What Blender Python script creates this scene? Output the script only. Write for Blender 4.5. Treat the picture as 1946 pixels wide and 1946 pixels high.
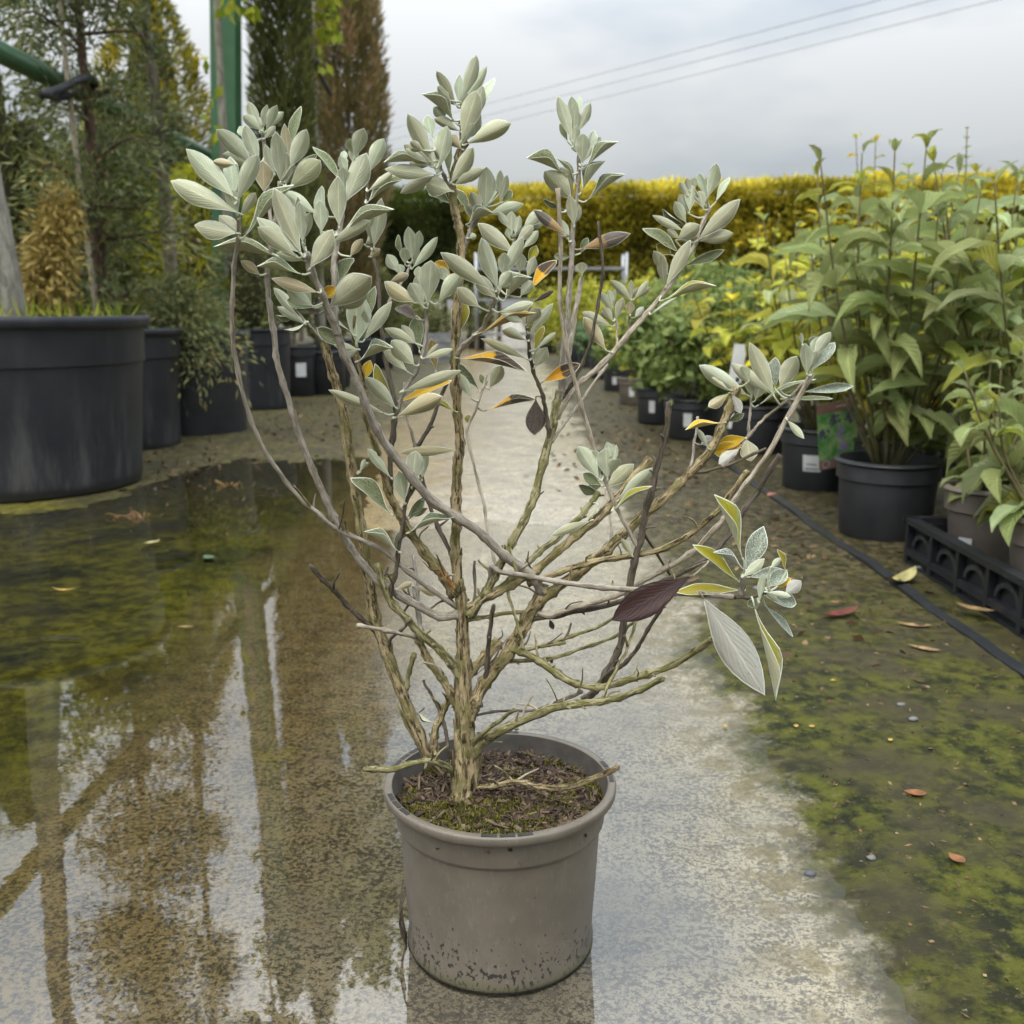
import bpy, math, random
import numpy as np
from mathutils import Vector, Matrix, noise

# ------------------------------------------------------------------ camera, sky, light
for o in list(bpy.data.objects): bpy.data.objects.remove(o)
scene = bpy.context.scene
COL = scene.collection
SZ, FPX, PITCH, CAMH = 1946.0, 1900.0, math.radians(11.6), 0.66
cam_d = bpy.data.cameras.new('camera'); cam = bpy.data.objects.new('camera', cam_d); COL.objects.link(cam)
cam.location = (0, 0, CAMH); cam.rotation_euler = (math.pi/2-PITCH, 0, 0)
cam_d.sensor_width = 36; cam_d.sensor_fit = 'HORIZONTAL'; cam_d.lens = 36*FPX/SZ
cam_d.clip_start = 0.05; cam_d.clip_end = 2000
cam_d.dof.use_dof = True; cam_d.dof.focus_distance = 0.93; cam_d.dof.aperture_fstop = 9.5
scene.camera = cam

SUN_EL, SUN_AZ = math.radians(58), math.radians(200)
world = bpy.data.worlds.new('World'); scene.world = world; world.use_nodes = True
def build_world():
    nt = world.node_tree; nt.nodes.clear(); N = nt.nodes.new; L = nt.links.new
    out = N('ShaderNodeOutputWorld'); bg = N('ShaderNodeBackground'); L(bg.outputs[0], out.inputs[0])
    sky = N('ShaderNodeTexSky'); sky.sky_type = 'NISHITA'; sky.sun_disc = False
    sky.sun_elevation = SUN_EL; sky.sun_rotation = SUN_AZ; sky.air_density = 1; sky.dust_density = 2
    sc = N('ShaderNodeVectorMath'); sc.operation = 'SCALE'; sc.inputs['Scale'].default_value = 0.10; L(sky.outputs[0], sc.inputs[0])
    tc = N('ShaderNodeTexCoord'); sep = N('ShaderNodeSeparateXYZ'); L(tc.outputs['Generated'], sep.inputs[0])
    mp = N('ShaderNodeMapping'); mp.inputs['Scale'].default_value = (1.0, 1.0, 3.0); L(tc.outputs['Generated'], mp.inputs[0])
    n1 = N('ShaderNodeTexNoise'); n1.inputs['Scale'].default_value = 1.7; n1.inputs['Detail'].default_value = 5; n1.inputs['Roughness'].default_value = .5
    L(mp.outputs[0], n1.inputs['Vector'])
    # overcast: brighter towards the zenith, all round the sky
    cl = N('ShaderNodeMath'); cl.operation = 'MAXIMUM'; cl.inputs[1].default_value = 0.0; L(sep.outputs['Z'], cl.inputs[0])
    pw = N('ShaderNodeMath'); pw.operation = 'POWER'; pw.inputs[1].default_value = 1.5; L(cl.outputs[0], pw.inputs[0])
    mr = N('ShaderNodeMapRange'); mr.inputs[1].default_value = 0; mr.inputs[2].default_value = 1; mr.inputs[3].default_value = .208; mr.inputs[4].default_value = 2.6
    L(pw.outputs[0], mr.inputs[0])
    cr = N('ShaderNodeValToRGB'); e = cr.color_ramp.elements
    e[0].position = .40; e[0].color = (.60, .72, .86, 1); e[1].position = .61; e[1].color = (1.27, 1.29, 1.28, 1)
    L(n1.outputs[0], cr.inputs[0])
    mul = N('ShaderNodeVectorMath'); mul.operation = 'SCALE'; L(cr.outputs[0], mul.inputs[0]); L(mr.outputs[0], mul.inputs['Scale'])
    mx = N('ShaderNodeMix'); mx.data_type = 'RGBA'; mx.inputs[0].default_value = .88
    L(sc.outputs[0], mx.inputs[6]); L(mul.outputs[0], mx.inputs[7]); L(mx.outputs[2], bg.inputs[0])
    bg.inputs[1].default_value = 1.0
build_world()
sun_d = bpy.data.lights.new('sun', 'SUN'); sun = bpy.data.objects.new('sun', sun_d); COL.objects.link(sun)
sun_d.energy = 1.5; sun_d.angle = math.radians(40); sun_d.color = (1, .93, .82)
sd = Vector((math.sin(SUN_AZ)*math.cos(SUN_EL), math.cos(SUN_AZ)*math.cos(SUN_EL), math.sin(SUN_EL)))
sun.rotation_euler = sd.to_track_quat('Z', 'Y').to_euler()
vs = scene.view_settings; vs.view_transform = 'Standard'; vs.look = 'None'; vs.exposure = 0.66; vs.gamma = 1; vs.use_curve_mapping = False
scene.render.engine = 'CYCLES'
cy = scene.cycles; cy.use_adaptive_sampling = True; cy.adaptive_threshold = .03; cy.adaptive_min_samples = 24; cy.max_bounces = 4; cy.diffuse_bounces = 2; cy.glossy_bounces = 2; cy.transmission_bounces = 2; cy.transparent_max_bounces = 6; cy.caustics_reflective = False; cy.caustics_refractive = False

# ------------------------------------------------------------------ helpers
CF = Vector((0, math.cos(PITCH), -math.sin(PITCH))); CU = Vector((0, math.sin(PITCH), math.cos(PITCH))); CR = Vector((1, 0, 0))
CAM = Vector((0, 0, CAMH))
def ray(x, y): return CF + CR*((x-SZ/2)/FPX) + CU*((SZ/2-y)/FPX)
def at(x, y, Y):
    d = ray(x, y); return CAM + d*(Y/d.y)
def ground(x, y, z=0.0):
    d = ray(x, y); return CAM + d*((z-CAMH)/d.z)
def px_of(p):
    v = Vector(p)-CAM; d = v.dot(CF); return SZ/2+FPX*v.x/d, SZ/2-FPX*v.dot(CU)/d
def ppm(Y): return FPX/(Y*math.cos(PITCH)+.2*CAMH)      # pixels per metre near the ground at depth Y

def link(o, parent=None):
    COL.objects.link(o)
    if parent is not None: o.parent = parent
    return o
def tag(o, label=None, cat=None, group=None, kind=None):
    if label: o['label'] = label
    if cat: o['category'] = cat
    if group: o['group'] = group
    if kind: o['kind'] = kind
    return o
def empty(name, loc, label, cat, group=None):
    e = bpy.data.objects.new(name, None); e.location = loc; e.empty_display_size = .05
    return tag(link(e), label, cat, group)
def me_from(name, V, F, mats, midx=None, smooth=True, uv=None):
    me = bpy.data.meshes.new(name); me.from_pydata([tuple(v) for v in V], [], F)
    for m in (mats if isinstance(mats, (list, tuple)) else [mats]): me.materials.append(m)
    if midx is not None: me.polygons.foreach_set('material_index', midx)
    if smooth: me.polygons.foreach_set('use_smooth', [True]*len(F))
    if uv is not None:
        ul = me.uv_layers.new(name='UVMap'); vi = np.empty(len(me.loops), dtype=np.int32); me.loops.foreach_get('vertex_index', vi)
        ul.data.foreach_set('uv', np.asarray(uv, dtype=np.float32)[vi].ravel())
    me.update(); return me
def obj(name, me, parent=None, loc=None):
    o = bpy.data.objects.new(name, me)
    if loc is not None: o.location = loc
    return link(o, parent)
class MB:
    """collects shapes, builds ONE mesh"""
    def __init__(s): s.V = []; s.F = []; s.M = []; s.C = []; s.t = False
    def add(s, V, F, m=0, C=None):
        k = len(s.V); s.C += [tuple(c) for c in (V if C is None else C)]; s.V += [Vector(v) for v in V]; s.F += [tuple(i+k for i in f) for f in F]; s.M += [m]*len(F); return s
    def box(s, c, sz, rot=None, m=0):
        V = []
        for dx in (-.5, .5):
            for dy in (-.5, .5):
                for dz in (-.5, .5):
                    v = Vector((dx*sz[0], dy*sz[1], dz*sz[2]))
                    if rot is not None: v = rot @ v
                    V.append(v+Vector(c))
        return s.add(V, [(0,1,3,2),(4,6,7,5),(0,4,5,1),(2,3,7,6),(0,2,6,4),(1,5,7,3)], m)
    def tube(s, pts, rad, n=8, m=0, cap=True, rough=0.0, seed=0.0):
        pts = [Vector(p) for p in pts]; V = []; F = []; C = []; k = len(pts); s.t = True; run = seed*.37
        if not hasattr(rad, '__len__'): rad = [rad]*k
        t0 = (pts[1]-pts[0]).normalized(); a = t0.orthogonal().normalized()
        for i in range(k):
            t = (pts[min(i+1, k-1)]-pts[max(i-1, 0)]).normalized()
            a = (a-t*a.dot(t)).normalized(); b = t.cross(a); run += (pts[i]-pts[i-1]).length if i else 0
            for j in range(n):
                th = 2*math.pi*j/n; d = a*math.cos(th)+b*math.sin(th); r = rad[i]
                if rough: r *= 1+rough*(noise.noise(Vector((pts[i].x*55+seed, pts[i].y*55, pts[i].z*30))+d*1.7)+.6*noise.noise(Vector((pts[i].x*200+seed, pts[i].y*200, pts[i].z*120))+d*4))
                V.append(pts[i]+d*r); C.append((rad[i]*math.cos(th)+seed*.013, rad[i]*math.sin(th), run))
        for i in range(k-1):
            for j in range(n): F.append((i*n+j, i*n+(j+1) % n, (i+1)*n+(j+1) % n, (i+1)*n+j))
        if cap: F.append(tuple(range(n))[::-1]); F.append(tuple((k-1)*n+j for j in range(n)))
        return s.add(V, F, m, C)
    def lathe(s, prof, n=48, c=(0,0,0), m=0):
        V = []; F = []; k = len(prof)
        for (r, z) in prof:
            for j in range(n):
                th = 2*math.pi*j/n; V.append((c[0]+r*math.cos(th), c[1]+r*math.sin(th), c[2]+z))
        for i in range(k-1):
            for j in range(n): F.append((i*n+j, i*n+(j+1) % n, (i+1)*n+(j+1) % n, (i+1)*n+j))
        return s.add(V, F, m)
    def disc(s, r, z, n=48, c=(0,0,0), m=0):
        return s.add([(c[0]+r*math.cos(2*math.pi*j/n), c[1]+r*math.sin(2*math.pi*j/n), c[2]+z) for j in range(n)], [tuple(range(n))], m)
    def mesh(s, name, mats, smooth=True):
        me = me_from(name, s.V, s.F, mats, s.M, smooth)
        if s.t: q = me.attributes.new('barkco', 'FLOAT_VECTOR', 'POINT'); q.data.foreach_set('vector', np.asarray(s.C, dtype=np.float32).ravel())     # straightened position along the stem, for the bark grain
        return me
    def build(s, name, mats, parent=None, loc=None, smooth=True): return obj(name, s.mesh(name, mats, smooth), parent, loc)
def smooth_path(P, sub=5):
    P = [Vector(p) for p in P]
    if len(P) == 2: return [P[0].lerp(P[1], i/sub) for i in range(sub+1)]
    out = []
    for i in range(len(P)-1):
        p0 = P[i-1] if i else P[0]*2-P[1]; p1 = P[i]; p2 = P[i+1]; p3 = P[i+2] if i+2 < len(P) else P[-1]*2-P[-2]
        for k in range(sub):
            t = k/sub; out.append(.5*((2*p1)+(p2-p0)*t+(2*p0-5*p1+4*p2-p3)*t*t+(3*p1-p0-3*p2+p3)*t**3))
    out.append(P[-1]); return out
def angle_auto(o, deg=40):
    me = o.data
    try: me.set_sharp_from_angle(angle=math.radians(deg))
    except Exception: pass

# ------------------------------------------------------------------ materials
class NT:
    def __init__(s, name):
        s.m = bpy.data.materials.new(name); s.m.use_nodes = True; s.t = s.m.node_tree; s.t.nodes.clear()
        s.out = s.n('ShaderNodeOutputMaterial')
    def n(s, typ, **kw):
        q = s.t.nodes.new(typ)
        for k, v in kw.items(): setattr(q, k, v)
        return q
    def l(s, a, b): s.t.links.new(a, b)
    def val(s, sock, v):
        if hasattr(v, 'is_linked'): s.l(v, sock)
        else: sock.default_value = v
    def tex(s, kind='Object'): return s.n('ShaderNodeTexCoord').outputs[kind]
    def pos(s): return s.n('ShaderNodeNewGeometry').outputs['Position']
    def sep(s, v):
        q = s.n('ShaderNodeSeparateXYZ'); s.l(v, q.inputs[0]); return q.outputs
    def scale(s, v, xyz):
        q = s.n('ShaderNodeMapping'); q.inputs['Scale'].default_value = xyz; s.l(v, q.inputs[0]); return q.outputs[0]
    def noise(s, v, sc, det=4, rough=.55, dist=0):
        q = s.n('ShaderNodeTexNoise'); q.inputs['Scale'].default_value = sc; q.inputs['Detail'].default_value = det; q.inputs['Roughness'].default_value = rough; q.inputs['Distortion'].default_value = dist
        s.l(v, q.inputs['Vector']); return q.outputs[0]
    def vor(s, v, sc, out='Distance', rnd=1):
        q = s.n('ShaderNodeTexVoronoi'); q.inputs['Scale'].default_value = sc; q.inputs['Randomness'].default_value = rnd; s.l(v, q.inputs['Vector']); return q.outputs[out]
    def ramp(s, f, *stops):
        q = s.n('ShaderNodeValToRGB'); e = q.color_ramp.elements
        while len(e) < len(stops): e.new(.5)
        for el, (p, c) in zip(e, stops):
            el.position = p; el.color = (c, c, c, 1) if not hasattr(c, '__len__') else tuple(c)+(1,)
        s.val(q.inputs[0], f); return q.outputs[0]
    def step(s, f, a, b):
        q = s.n('ShaderNodeMapRange', interpolation_type='SMOOTHSTEP'); q.inputs[1].default_value = a; q.inputs[2].default_value = b; s.val(q.inputs[0], f); return q.outputs[0]
    def mix(s, f, a, b, mode='MIX'):
        q = s.n('ShaderNodeMix', data_type='RGBA', blend_type=mode); s.val(q.inputs[0], f)
        for sk, v in ((q.inputs[6], a), (q.inputs[7], b)):
            if hasattr(v, 'is_linked'): s.l(v, sk)
            else: sk.default_value = tuple(v)+(1,)
        return q.outputs[2]
    def math(s, op, a, b=0.0, c=0.0):
        q = s.n('ShaderNodeMath', operation=op); s.val(q.inputs[0], a); s.val(q.inputs[1], b); s.val(q.inputs[2], c); return q.outputs[0]
    def bump(s, h, st=.3, dist=.002):
        q = s.n('ShaderNodeBump'); q.inputs['Strength'].default_value = st; q.inputs['Distance'].default_value = dist; s.l(h, q.inputs['Height']); return q.outputs[0]
    def pbsdf(s, col, rough=.6, spec=.5, nrm=None, metal=0, coat=0, coatr=.1, sheen=0):
        q = s.n('ShaderNodeBsdfPrincipled')
        if hasattr(col, 'is_linked'): s.l(col, q.inputs['Base Color'])
        else: q.inputs['Base Color'].default_value = tuple(col)+(1,)
        s.val(q.inputs['Roughness'], rough); s.val(q.inputs['Specular IOR Level'], spec); s.val(q.inputs['Metallic'], metal)
        s.val(q.inputs['Coat Weight'], coat); s.val(q.inputs['Coat Roughness'], coatr); s.val(q.inputs['Sheen Weight'], sheen)
        if nrm is not None: s.l(nrm, q.inputs['Normal'])
        return q.outputs[0]
    def done(s, sh): s.l(sh, s.out.inputs[0]); return s.m

def plain(name, c1, c2=None, sc=30, rough=.6, spec=.5, bump=.2, stretch=(1,1,1), metal=0):
    t = NT(name); v = t.scale(t.tex(), stretch); c2 = c2 or tuple(x*.7 for x in c1)
    f = t.noise(v, sc, 5, .6); col = t.mix(t.step(f, .35, .65), c1, c2)
    return t.done(t.pbsdf(col, rough, spec, t.bump(f, bump, .003), metal))
# ------------------------------------------------------------------ ground, path, water
def concrete_nodes(t):
    p = t.pos(); x, y, z = t.sep(p)
    wob = t.noise(p, 3.0, 4, .6); wx = t.math('MULTIPLY_ADD', wob, .34, x); wx = t.math('ADD', wx, -.17); wx = t.math('MULTIPLY_ADD', t.noise(p, 26, 4, .7), .16, t.math('ADD', wx, -.08))
    fm = t.noise(p, 30, 3, .55); f1 = t.math('ADD', t.math('MULTIPLY', t.noise(p, 150, 5, .78), .80), t.math('MULTIPLY', fm, .20)); f2 = t.noise(p, 330, 4, .7); f3 = t.noise(p, 5.5, 5, .6)
    pw = t.n('ShaderNodeVectorMath', operation='MULTIPLY_ADD'); t.l(t.n('ShaderNodeTexNoise').outputs['Color'], pw.inputs[0]); pw.inputs[1].default_value = (.02, .02, .02); t.l(p, pw.inputs[2]); t.l(p, pw.inputs[0].links[0].from_node.inputs['Vector']); pw.inputs[0].links[0].from_node.inputs['Scale'].default_value = 60; pp = pw.outputs[0]; peb = t.vor(pp, 58, 'Color'); pebd = t.vor(pp, 58)
    pv = t.sep(peb)[0]
    col = t.mix(t.step(f1, .44, .53), (.105, .088, .064), (.53, .46, .325))
    col = t.mix(t.math('MULTIPLY', t.step(pv, .55, .9), t.math('SUBTRACT', 1.0, t.step(pebd, .26, .40))), col, t.mix(t.sep(peb)[1], (.20, .18, .15), (.55, .48, .35)))
    col = t.mix(t.math('MULTIPLY', t.step(f2, .53, .61), .85), col, (.075, .065, .055))
    col = t.mix(t.math('MULTIPLY', t.step(f3, .42, .66), .45), col, (.19, .165, .125))
    # ochre algae film over the low left half of the slab, with the trees' dark reflection painted into its tone and edge
    och = t.math('SUBTRACT', 1.0, t.step(t.math('MULTIPLY_ADD', f3, .35, wx), -.26, .16))
    ocol = t.mix(t.step(f1, .43, .56), (.045, .030, .008), (.34, .235, .078))
    col = t.mix(t.math('MULTIPLY', och, .9), col, ocol)
    oc2 = t.math('MULTIPLY', t.step(wx, .15, .36), t.step(t.noise(p, 20, 5, .75), .46, .56))
    col = t.mix(t.math('MULTIPLY', oc2, .9), col, t.mix(f1, (.09, .07, .012), (.26, .19, .06)))
    return p, x, y, wx, wob, f1, f2, f3, col
def ground_mat(name, verge):
    t = NT(name); p, x, y, wx, wob, f1, f2, f3, ccol = concrete_nodes(t)
    g1 = t.noise(p, 24, 5, .75)
    alg = t.mix(t.step(g1, .38, .62), (.008, .010, .0015), (.066, .068, .006))
    alg = t.mix(t.step(t.noise(p, 55, 5, .7), .56, .74), alg, (.11, .095, .03))
    alg = t.mix(t.math('MULTIPLY', t.step(t.noise(p, 4, 3, .6), .46, .62), .75), alg, (.040, .033, .017))
    alg = t.mix(t.math('MULTIPLY', t.math('SUBTRACT', 1.0, t.step(x, -.6, -.3)), t.step(t.noise(p, 3.1, 3, .6), .36, .56)), alg, t.mix(t.step(g1, .38, .62), (.055, .052, .005), (.20, .185, .016)))
    gv = t.vor(p, 60, 'Color'); gvx = t.sep(gv)[0]
    gravel = t.mix(t.step(gvx, .3, .95), (.024, .020, .011), (.115, .092, .052))
    gravel = t.mix(t.math('MULTIPLY', t.step(g1, .48, .62), .7), gravel, (.058, .050, .014))
    far = t.step(t.math('MULTIPLY_ADD', wob, 1.2, t.math('MULTIPLY_ADD', t.step(x, .2, .4), 1.0, y)), 3.0, 4.6)
    vcol = t.mix(t.math('MULTIPLY', far, .85), alg, gravel)
    spk = t.math('MULTIPLY', t.step(t.noise(p, 130, 3, .6), .68, .74), .7)
    vcol = t.mix(spk, vcol, (.22, .19, .13))
    ml = t.math('SUBTRACT', 1.0, t.step(wx, -.78, -.50)); mr = t.step(wx, .30, .42)
    col = t.mix(t.math('MAXIMUM', ml, mr), ccol, vcol)
    # dry-ish pale slab further up the path
    h = t.math('ADD', t.math('MULTIPLY', f1, .6), t.math('MULTIPLY', f2, .4))
    vg = t.math('MAXIMUM', ml, mr)
    rough = t.math('MULTIPLY_ADD', vg, .3, .34)
    coat = t.math('MULTIPLY_ADD', t.math('SUBTRACT', 1.0, vg), t.math('MULTIPLY_ADD', t.step(f3, .35, .6), .25, .30), t.math('MULTIPLY', t.step(g1, .56, .72), .10))
    sh = t.pbsdf(col, rough, t.math('MULTIPLY_ADD', vg, -.32, .5), t.bump(h, .7, .005), 0, coat, .17); sh.node.inputs['Coat IOR'].default_value = 1.7
    return t.done(sh)
M_GROUND = ground_mat('wet_mossy_ground', True)

def gz(x, y):
    n = noise.noise(Vector((x*2.2, y*2.2, 0)))*.0022+noise.noise(Vector((x*9, y*9, 3)))*.0018+noise.noise(Vector((x*31, y*31, 7)))*.0016+noise.noise(Vector((x*85, y*85, 5)))*.0009
    ss = lambda a, b, v: (lambda q: q*q*(3-2*q))(min(1, max(0, (v-a)/(b-a))))
    z = -.0075+n
    inpath = ss(-.62, -.42, x)*(1-ss(.34, .48, x))
    z += inpath*.0125*ss(2.3, 3.6, y)
    z += ss(.30, .46, x)*.0135+ss(.3, .5, x)*noise.noise(Vector((x*70, y*70, 2)))*.0025+ss(.8, 1.2, x)*.006
    z += (1-ss(-1.6, -1.15, x))*ss(2.9, 3.5, y)*.012+(1-inpath)*ss(3.4, 5.2, y)*.012*(x < 0)
    z += .012*ss(6, 9, y)
    return z
def axis(lo, hi, step, far, k=1.35):
    a = list(np.arange(lo, hi+1e-6, step)); s = step; v = hi
    up = []
    while v < far[1]: s *= k; v += s; up.append(v)
    s = step; v = lo; dn = []
    while v > far[0]: s *= k; v -= s; dn.append(v)
    return np.array(dn[::-1]+a+up)
def build_ground():
    xs = axis(-1.9, 1.5, .015, (-260, 260)); ys = axis(.3, 4.6, .016, (-120, 420))
    nx, ny = len(xs), len(ys); V = []
    for yy in ys:
        for xx in xs: V.append((xx, yy, gz(xx, yy) if abs(xx) < 12 and -3 < yy < 14 else gz(max(-12, min(12, xx)), max(-3, min(14, yy)))))
    FG, FP = [], []
    for j in range(ny-1):
        for i in range(nx-1):
            f = (j*nx+i, j*nx+i+1, (j+1)*nx+i+1, (j+1)*nx+i); cx = (xs[i]+xs[i+1])/2; cy = (ys[j]+ys[j+1])/2
            (FP if -.60 < cx < .42 and -2 < cy < 24 else FG).append(f)
    for nm, F in (('ground', FG), ('path', FP)):
        used = sorted({i for f in F for i in f}); mp = {u: k for k, u in enumerate(used)}
        me = me_from(nm, [V[u] for u in used], [tuple(mp[i] for i in f) for f in F], M_GROUND)
        o = tag(obj(nm, me), kind='structure')
        o['label'] = 'mossy wet nursery ground with gravel' if nm == 'ground' else 'wet pale concrete path running between the plant rows'
build_ground()
def build_water():
    t = NT('shallow_water'); p = t.pos()
    x, y, z = t.sep(p); wob = t.noise(p, 5, 4, .6)
    # where the film is only a skin over the slab it follows the concrete's grain
    tx = t.step(t.math('MULTIPLY_ADD', wob, .3, x), .27, .52); ty = t.step(t.math('MULTIPLY_ADD', wob, .8, y), 1.75, 2.7)
    thin = t.math('MAXIMUM', tx, t.math('MULTIPLY', ty, t.step(x, -.40, -.12)))
    grain = t.noise(p, 120, 6, .74)
    h = t.math('ADD', t.math('MULTIPLY', t.noise(p, 14, 3, .5), .5), t.math('MULTIPLY', t.noise(p, 60, 2, .5), .10))
    nb = t.bump(h, .028, .01)
    b2 = t.n('ShaderNodeBump'); b2.inputs['Distance'].default_value = .004; t.l(grain, b2.inputs['Height']); t.l(t.math('MULTIPLY', thin, .35), b2.inputs['Strength']); t.l(nb, b2.inputs['Normal']); nb = b2.outputs[0]
    fr = t.n('ShaderNodeFresnel'); fr.inputs['IOR'].default_value = 2.0; t.l(nb, fr.inputs['Normal'])
    tr = t.n('ShaderNodeBsdfTransparent'); tr.inputs[0].default_value = (.97, .965, .93, 1)
    gl = t.n('ShaderNodeBsdfGlossy'); t.l(t.math('MULTIPLY_ADD', thin, .26, .006), gl.inputs['Roughness']); gl.inputs['Color'].default_value = (1, 1, 1, 1); t.l(nb, gl.inputs['Normal'])
    fac = t.math('MULTIPLY', fr.outputs[0], t.math('MULTIPLY_ADD', thin, -.62, 1.0))
    mx = t.n('ShaderNodeMixShader'); t.l(fac, mx.inputs[0]); t.l(tr.outputs[0], mx.inputs[1]); t.l(gl.outputs[0], mx.inputs[2])
    m = t.done(mx.outputs[0])
    V = []; F = []; n = 24
    xs = np.linspace(-3.2, 1.15, n); ys = np.linspace(-.6, 5.2, n)
    for yy in ys:
        for xx in xs: V.append((xx, yy, -.0005))
    for j in range(n-1):
        for i in range(n-1): F.append((j*n+i, j*n+i+1, (j+1)*n+i+1, (j+1)*n+i))
    o = tag(obj('puddle_water', me_from('puddle_water', V, F, m)), kind='structure')
    o['label'] = 'shallow clear puddle standing on the path'
build_water()
# ------------------------------------------------------------------ the potted shrub
Y0 = 0.966; PX = -0.0125
shrub = empty('potted_shrub', (PX, Y0, 0), 'silvery sage leaved shrub with bare pruned stems in a taupe plastic pot', 'potted plant')
SO = Vector(shrub.location)

def bark_mat(name, a, b, c, moss, fib=1.0, scl=1.0):
    t = NT(name); q = t.n('ShaderNodeAttribute'); q.attribute_name = 'barkco'; v = q.outputs['Vector']; fine = t.noise(t.scale(v, (1, 1, .14)), 330*scl, 7, .78); big = t.noise(v, 48, 4, .6); mid = t.noise(t.scale(v, (1, 1, .3)), 130*max(scl, .3), 5, .7)
    col = t.mix(t.step(mid, .33, .62), b, a); col = t.mix(t.math('MULTIPLY', t.step(fine, .49, .57), .95*fib), col, c)
    col = t.mix(t.math('MULTIPLY', t.step(big, .48, .62), moss), col, t.mix(fine, (.055, .062, .012), (.22, .21, .06)))
    h = t.math('ADD', fine, t.math('MULTIPLY', mid, .8))
    return t.done(t.pbsdf(col, .85, .25, t.bump(h, .9*fib, .003)))
BARK = {
 'p': bark_mat('peeling_tan_bark', (.46, .37, .21), (.19, .14, .07), (.035, .024, .014), .6),
 'g': bark_mat('algae_green_bark', (.40, .36, .20), (.19, .17, .07), (.06, .055, .025), .7),
 's': bark_mat('smooth_grey_bark', (.37, .33, .275), (.21, .18, .145), (.085, .07, .055), .12, .6),
 'd': bark_mat('dark_brown_bark', (.16, .13, .10), (.08, .065, .05), (.03, .025, .02), .15, .8),
 'l': bark_mat('pale_twig_bark', (.48, .42, .33), (.29, .245, .18), (.11, .09, .065), .12, .7),
 'q': bark_mat('orange_torn_wood', (.50, .27, .09), (.30, .15, .05), (.10, .06, .03), .05),
}
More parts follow.
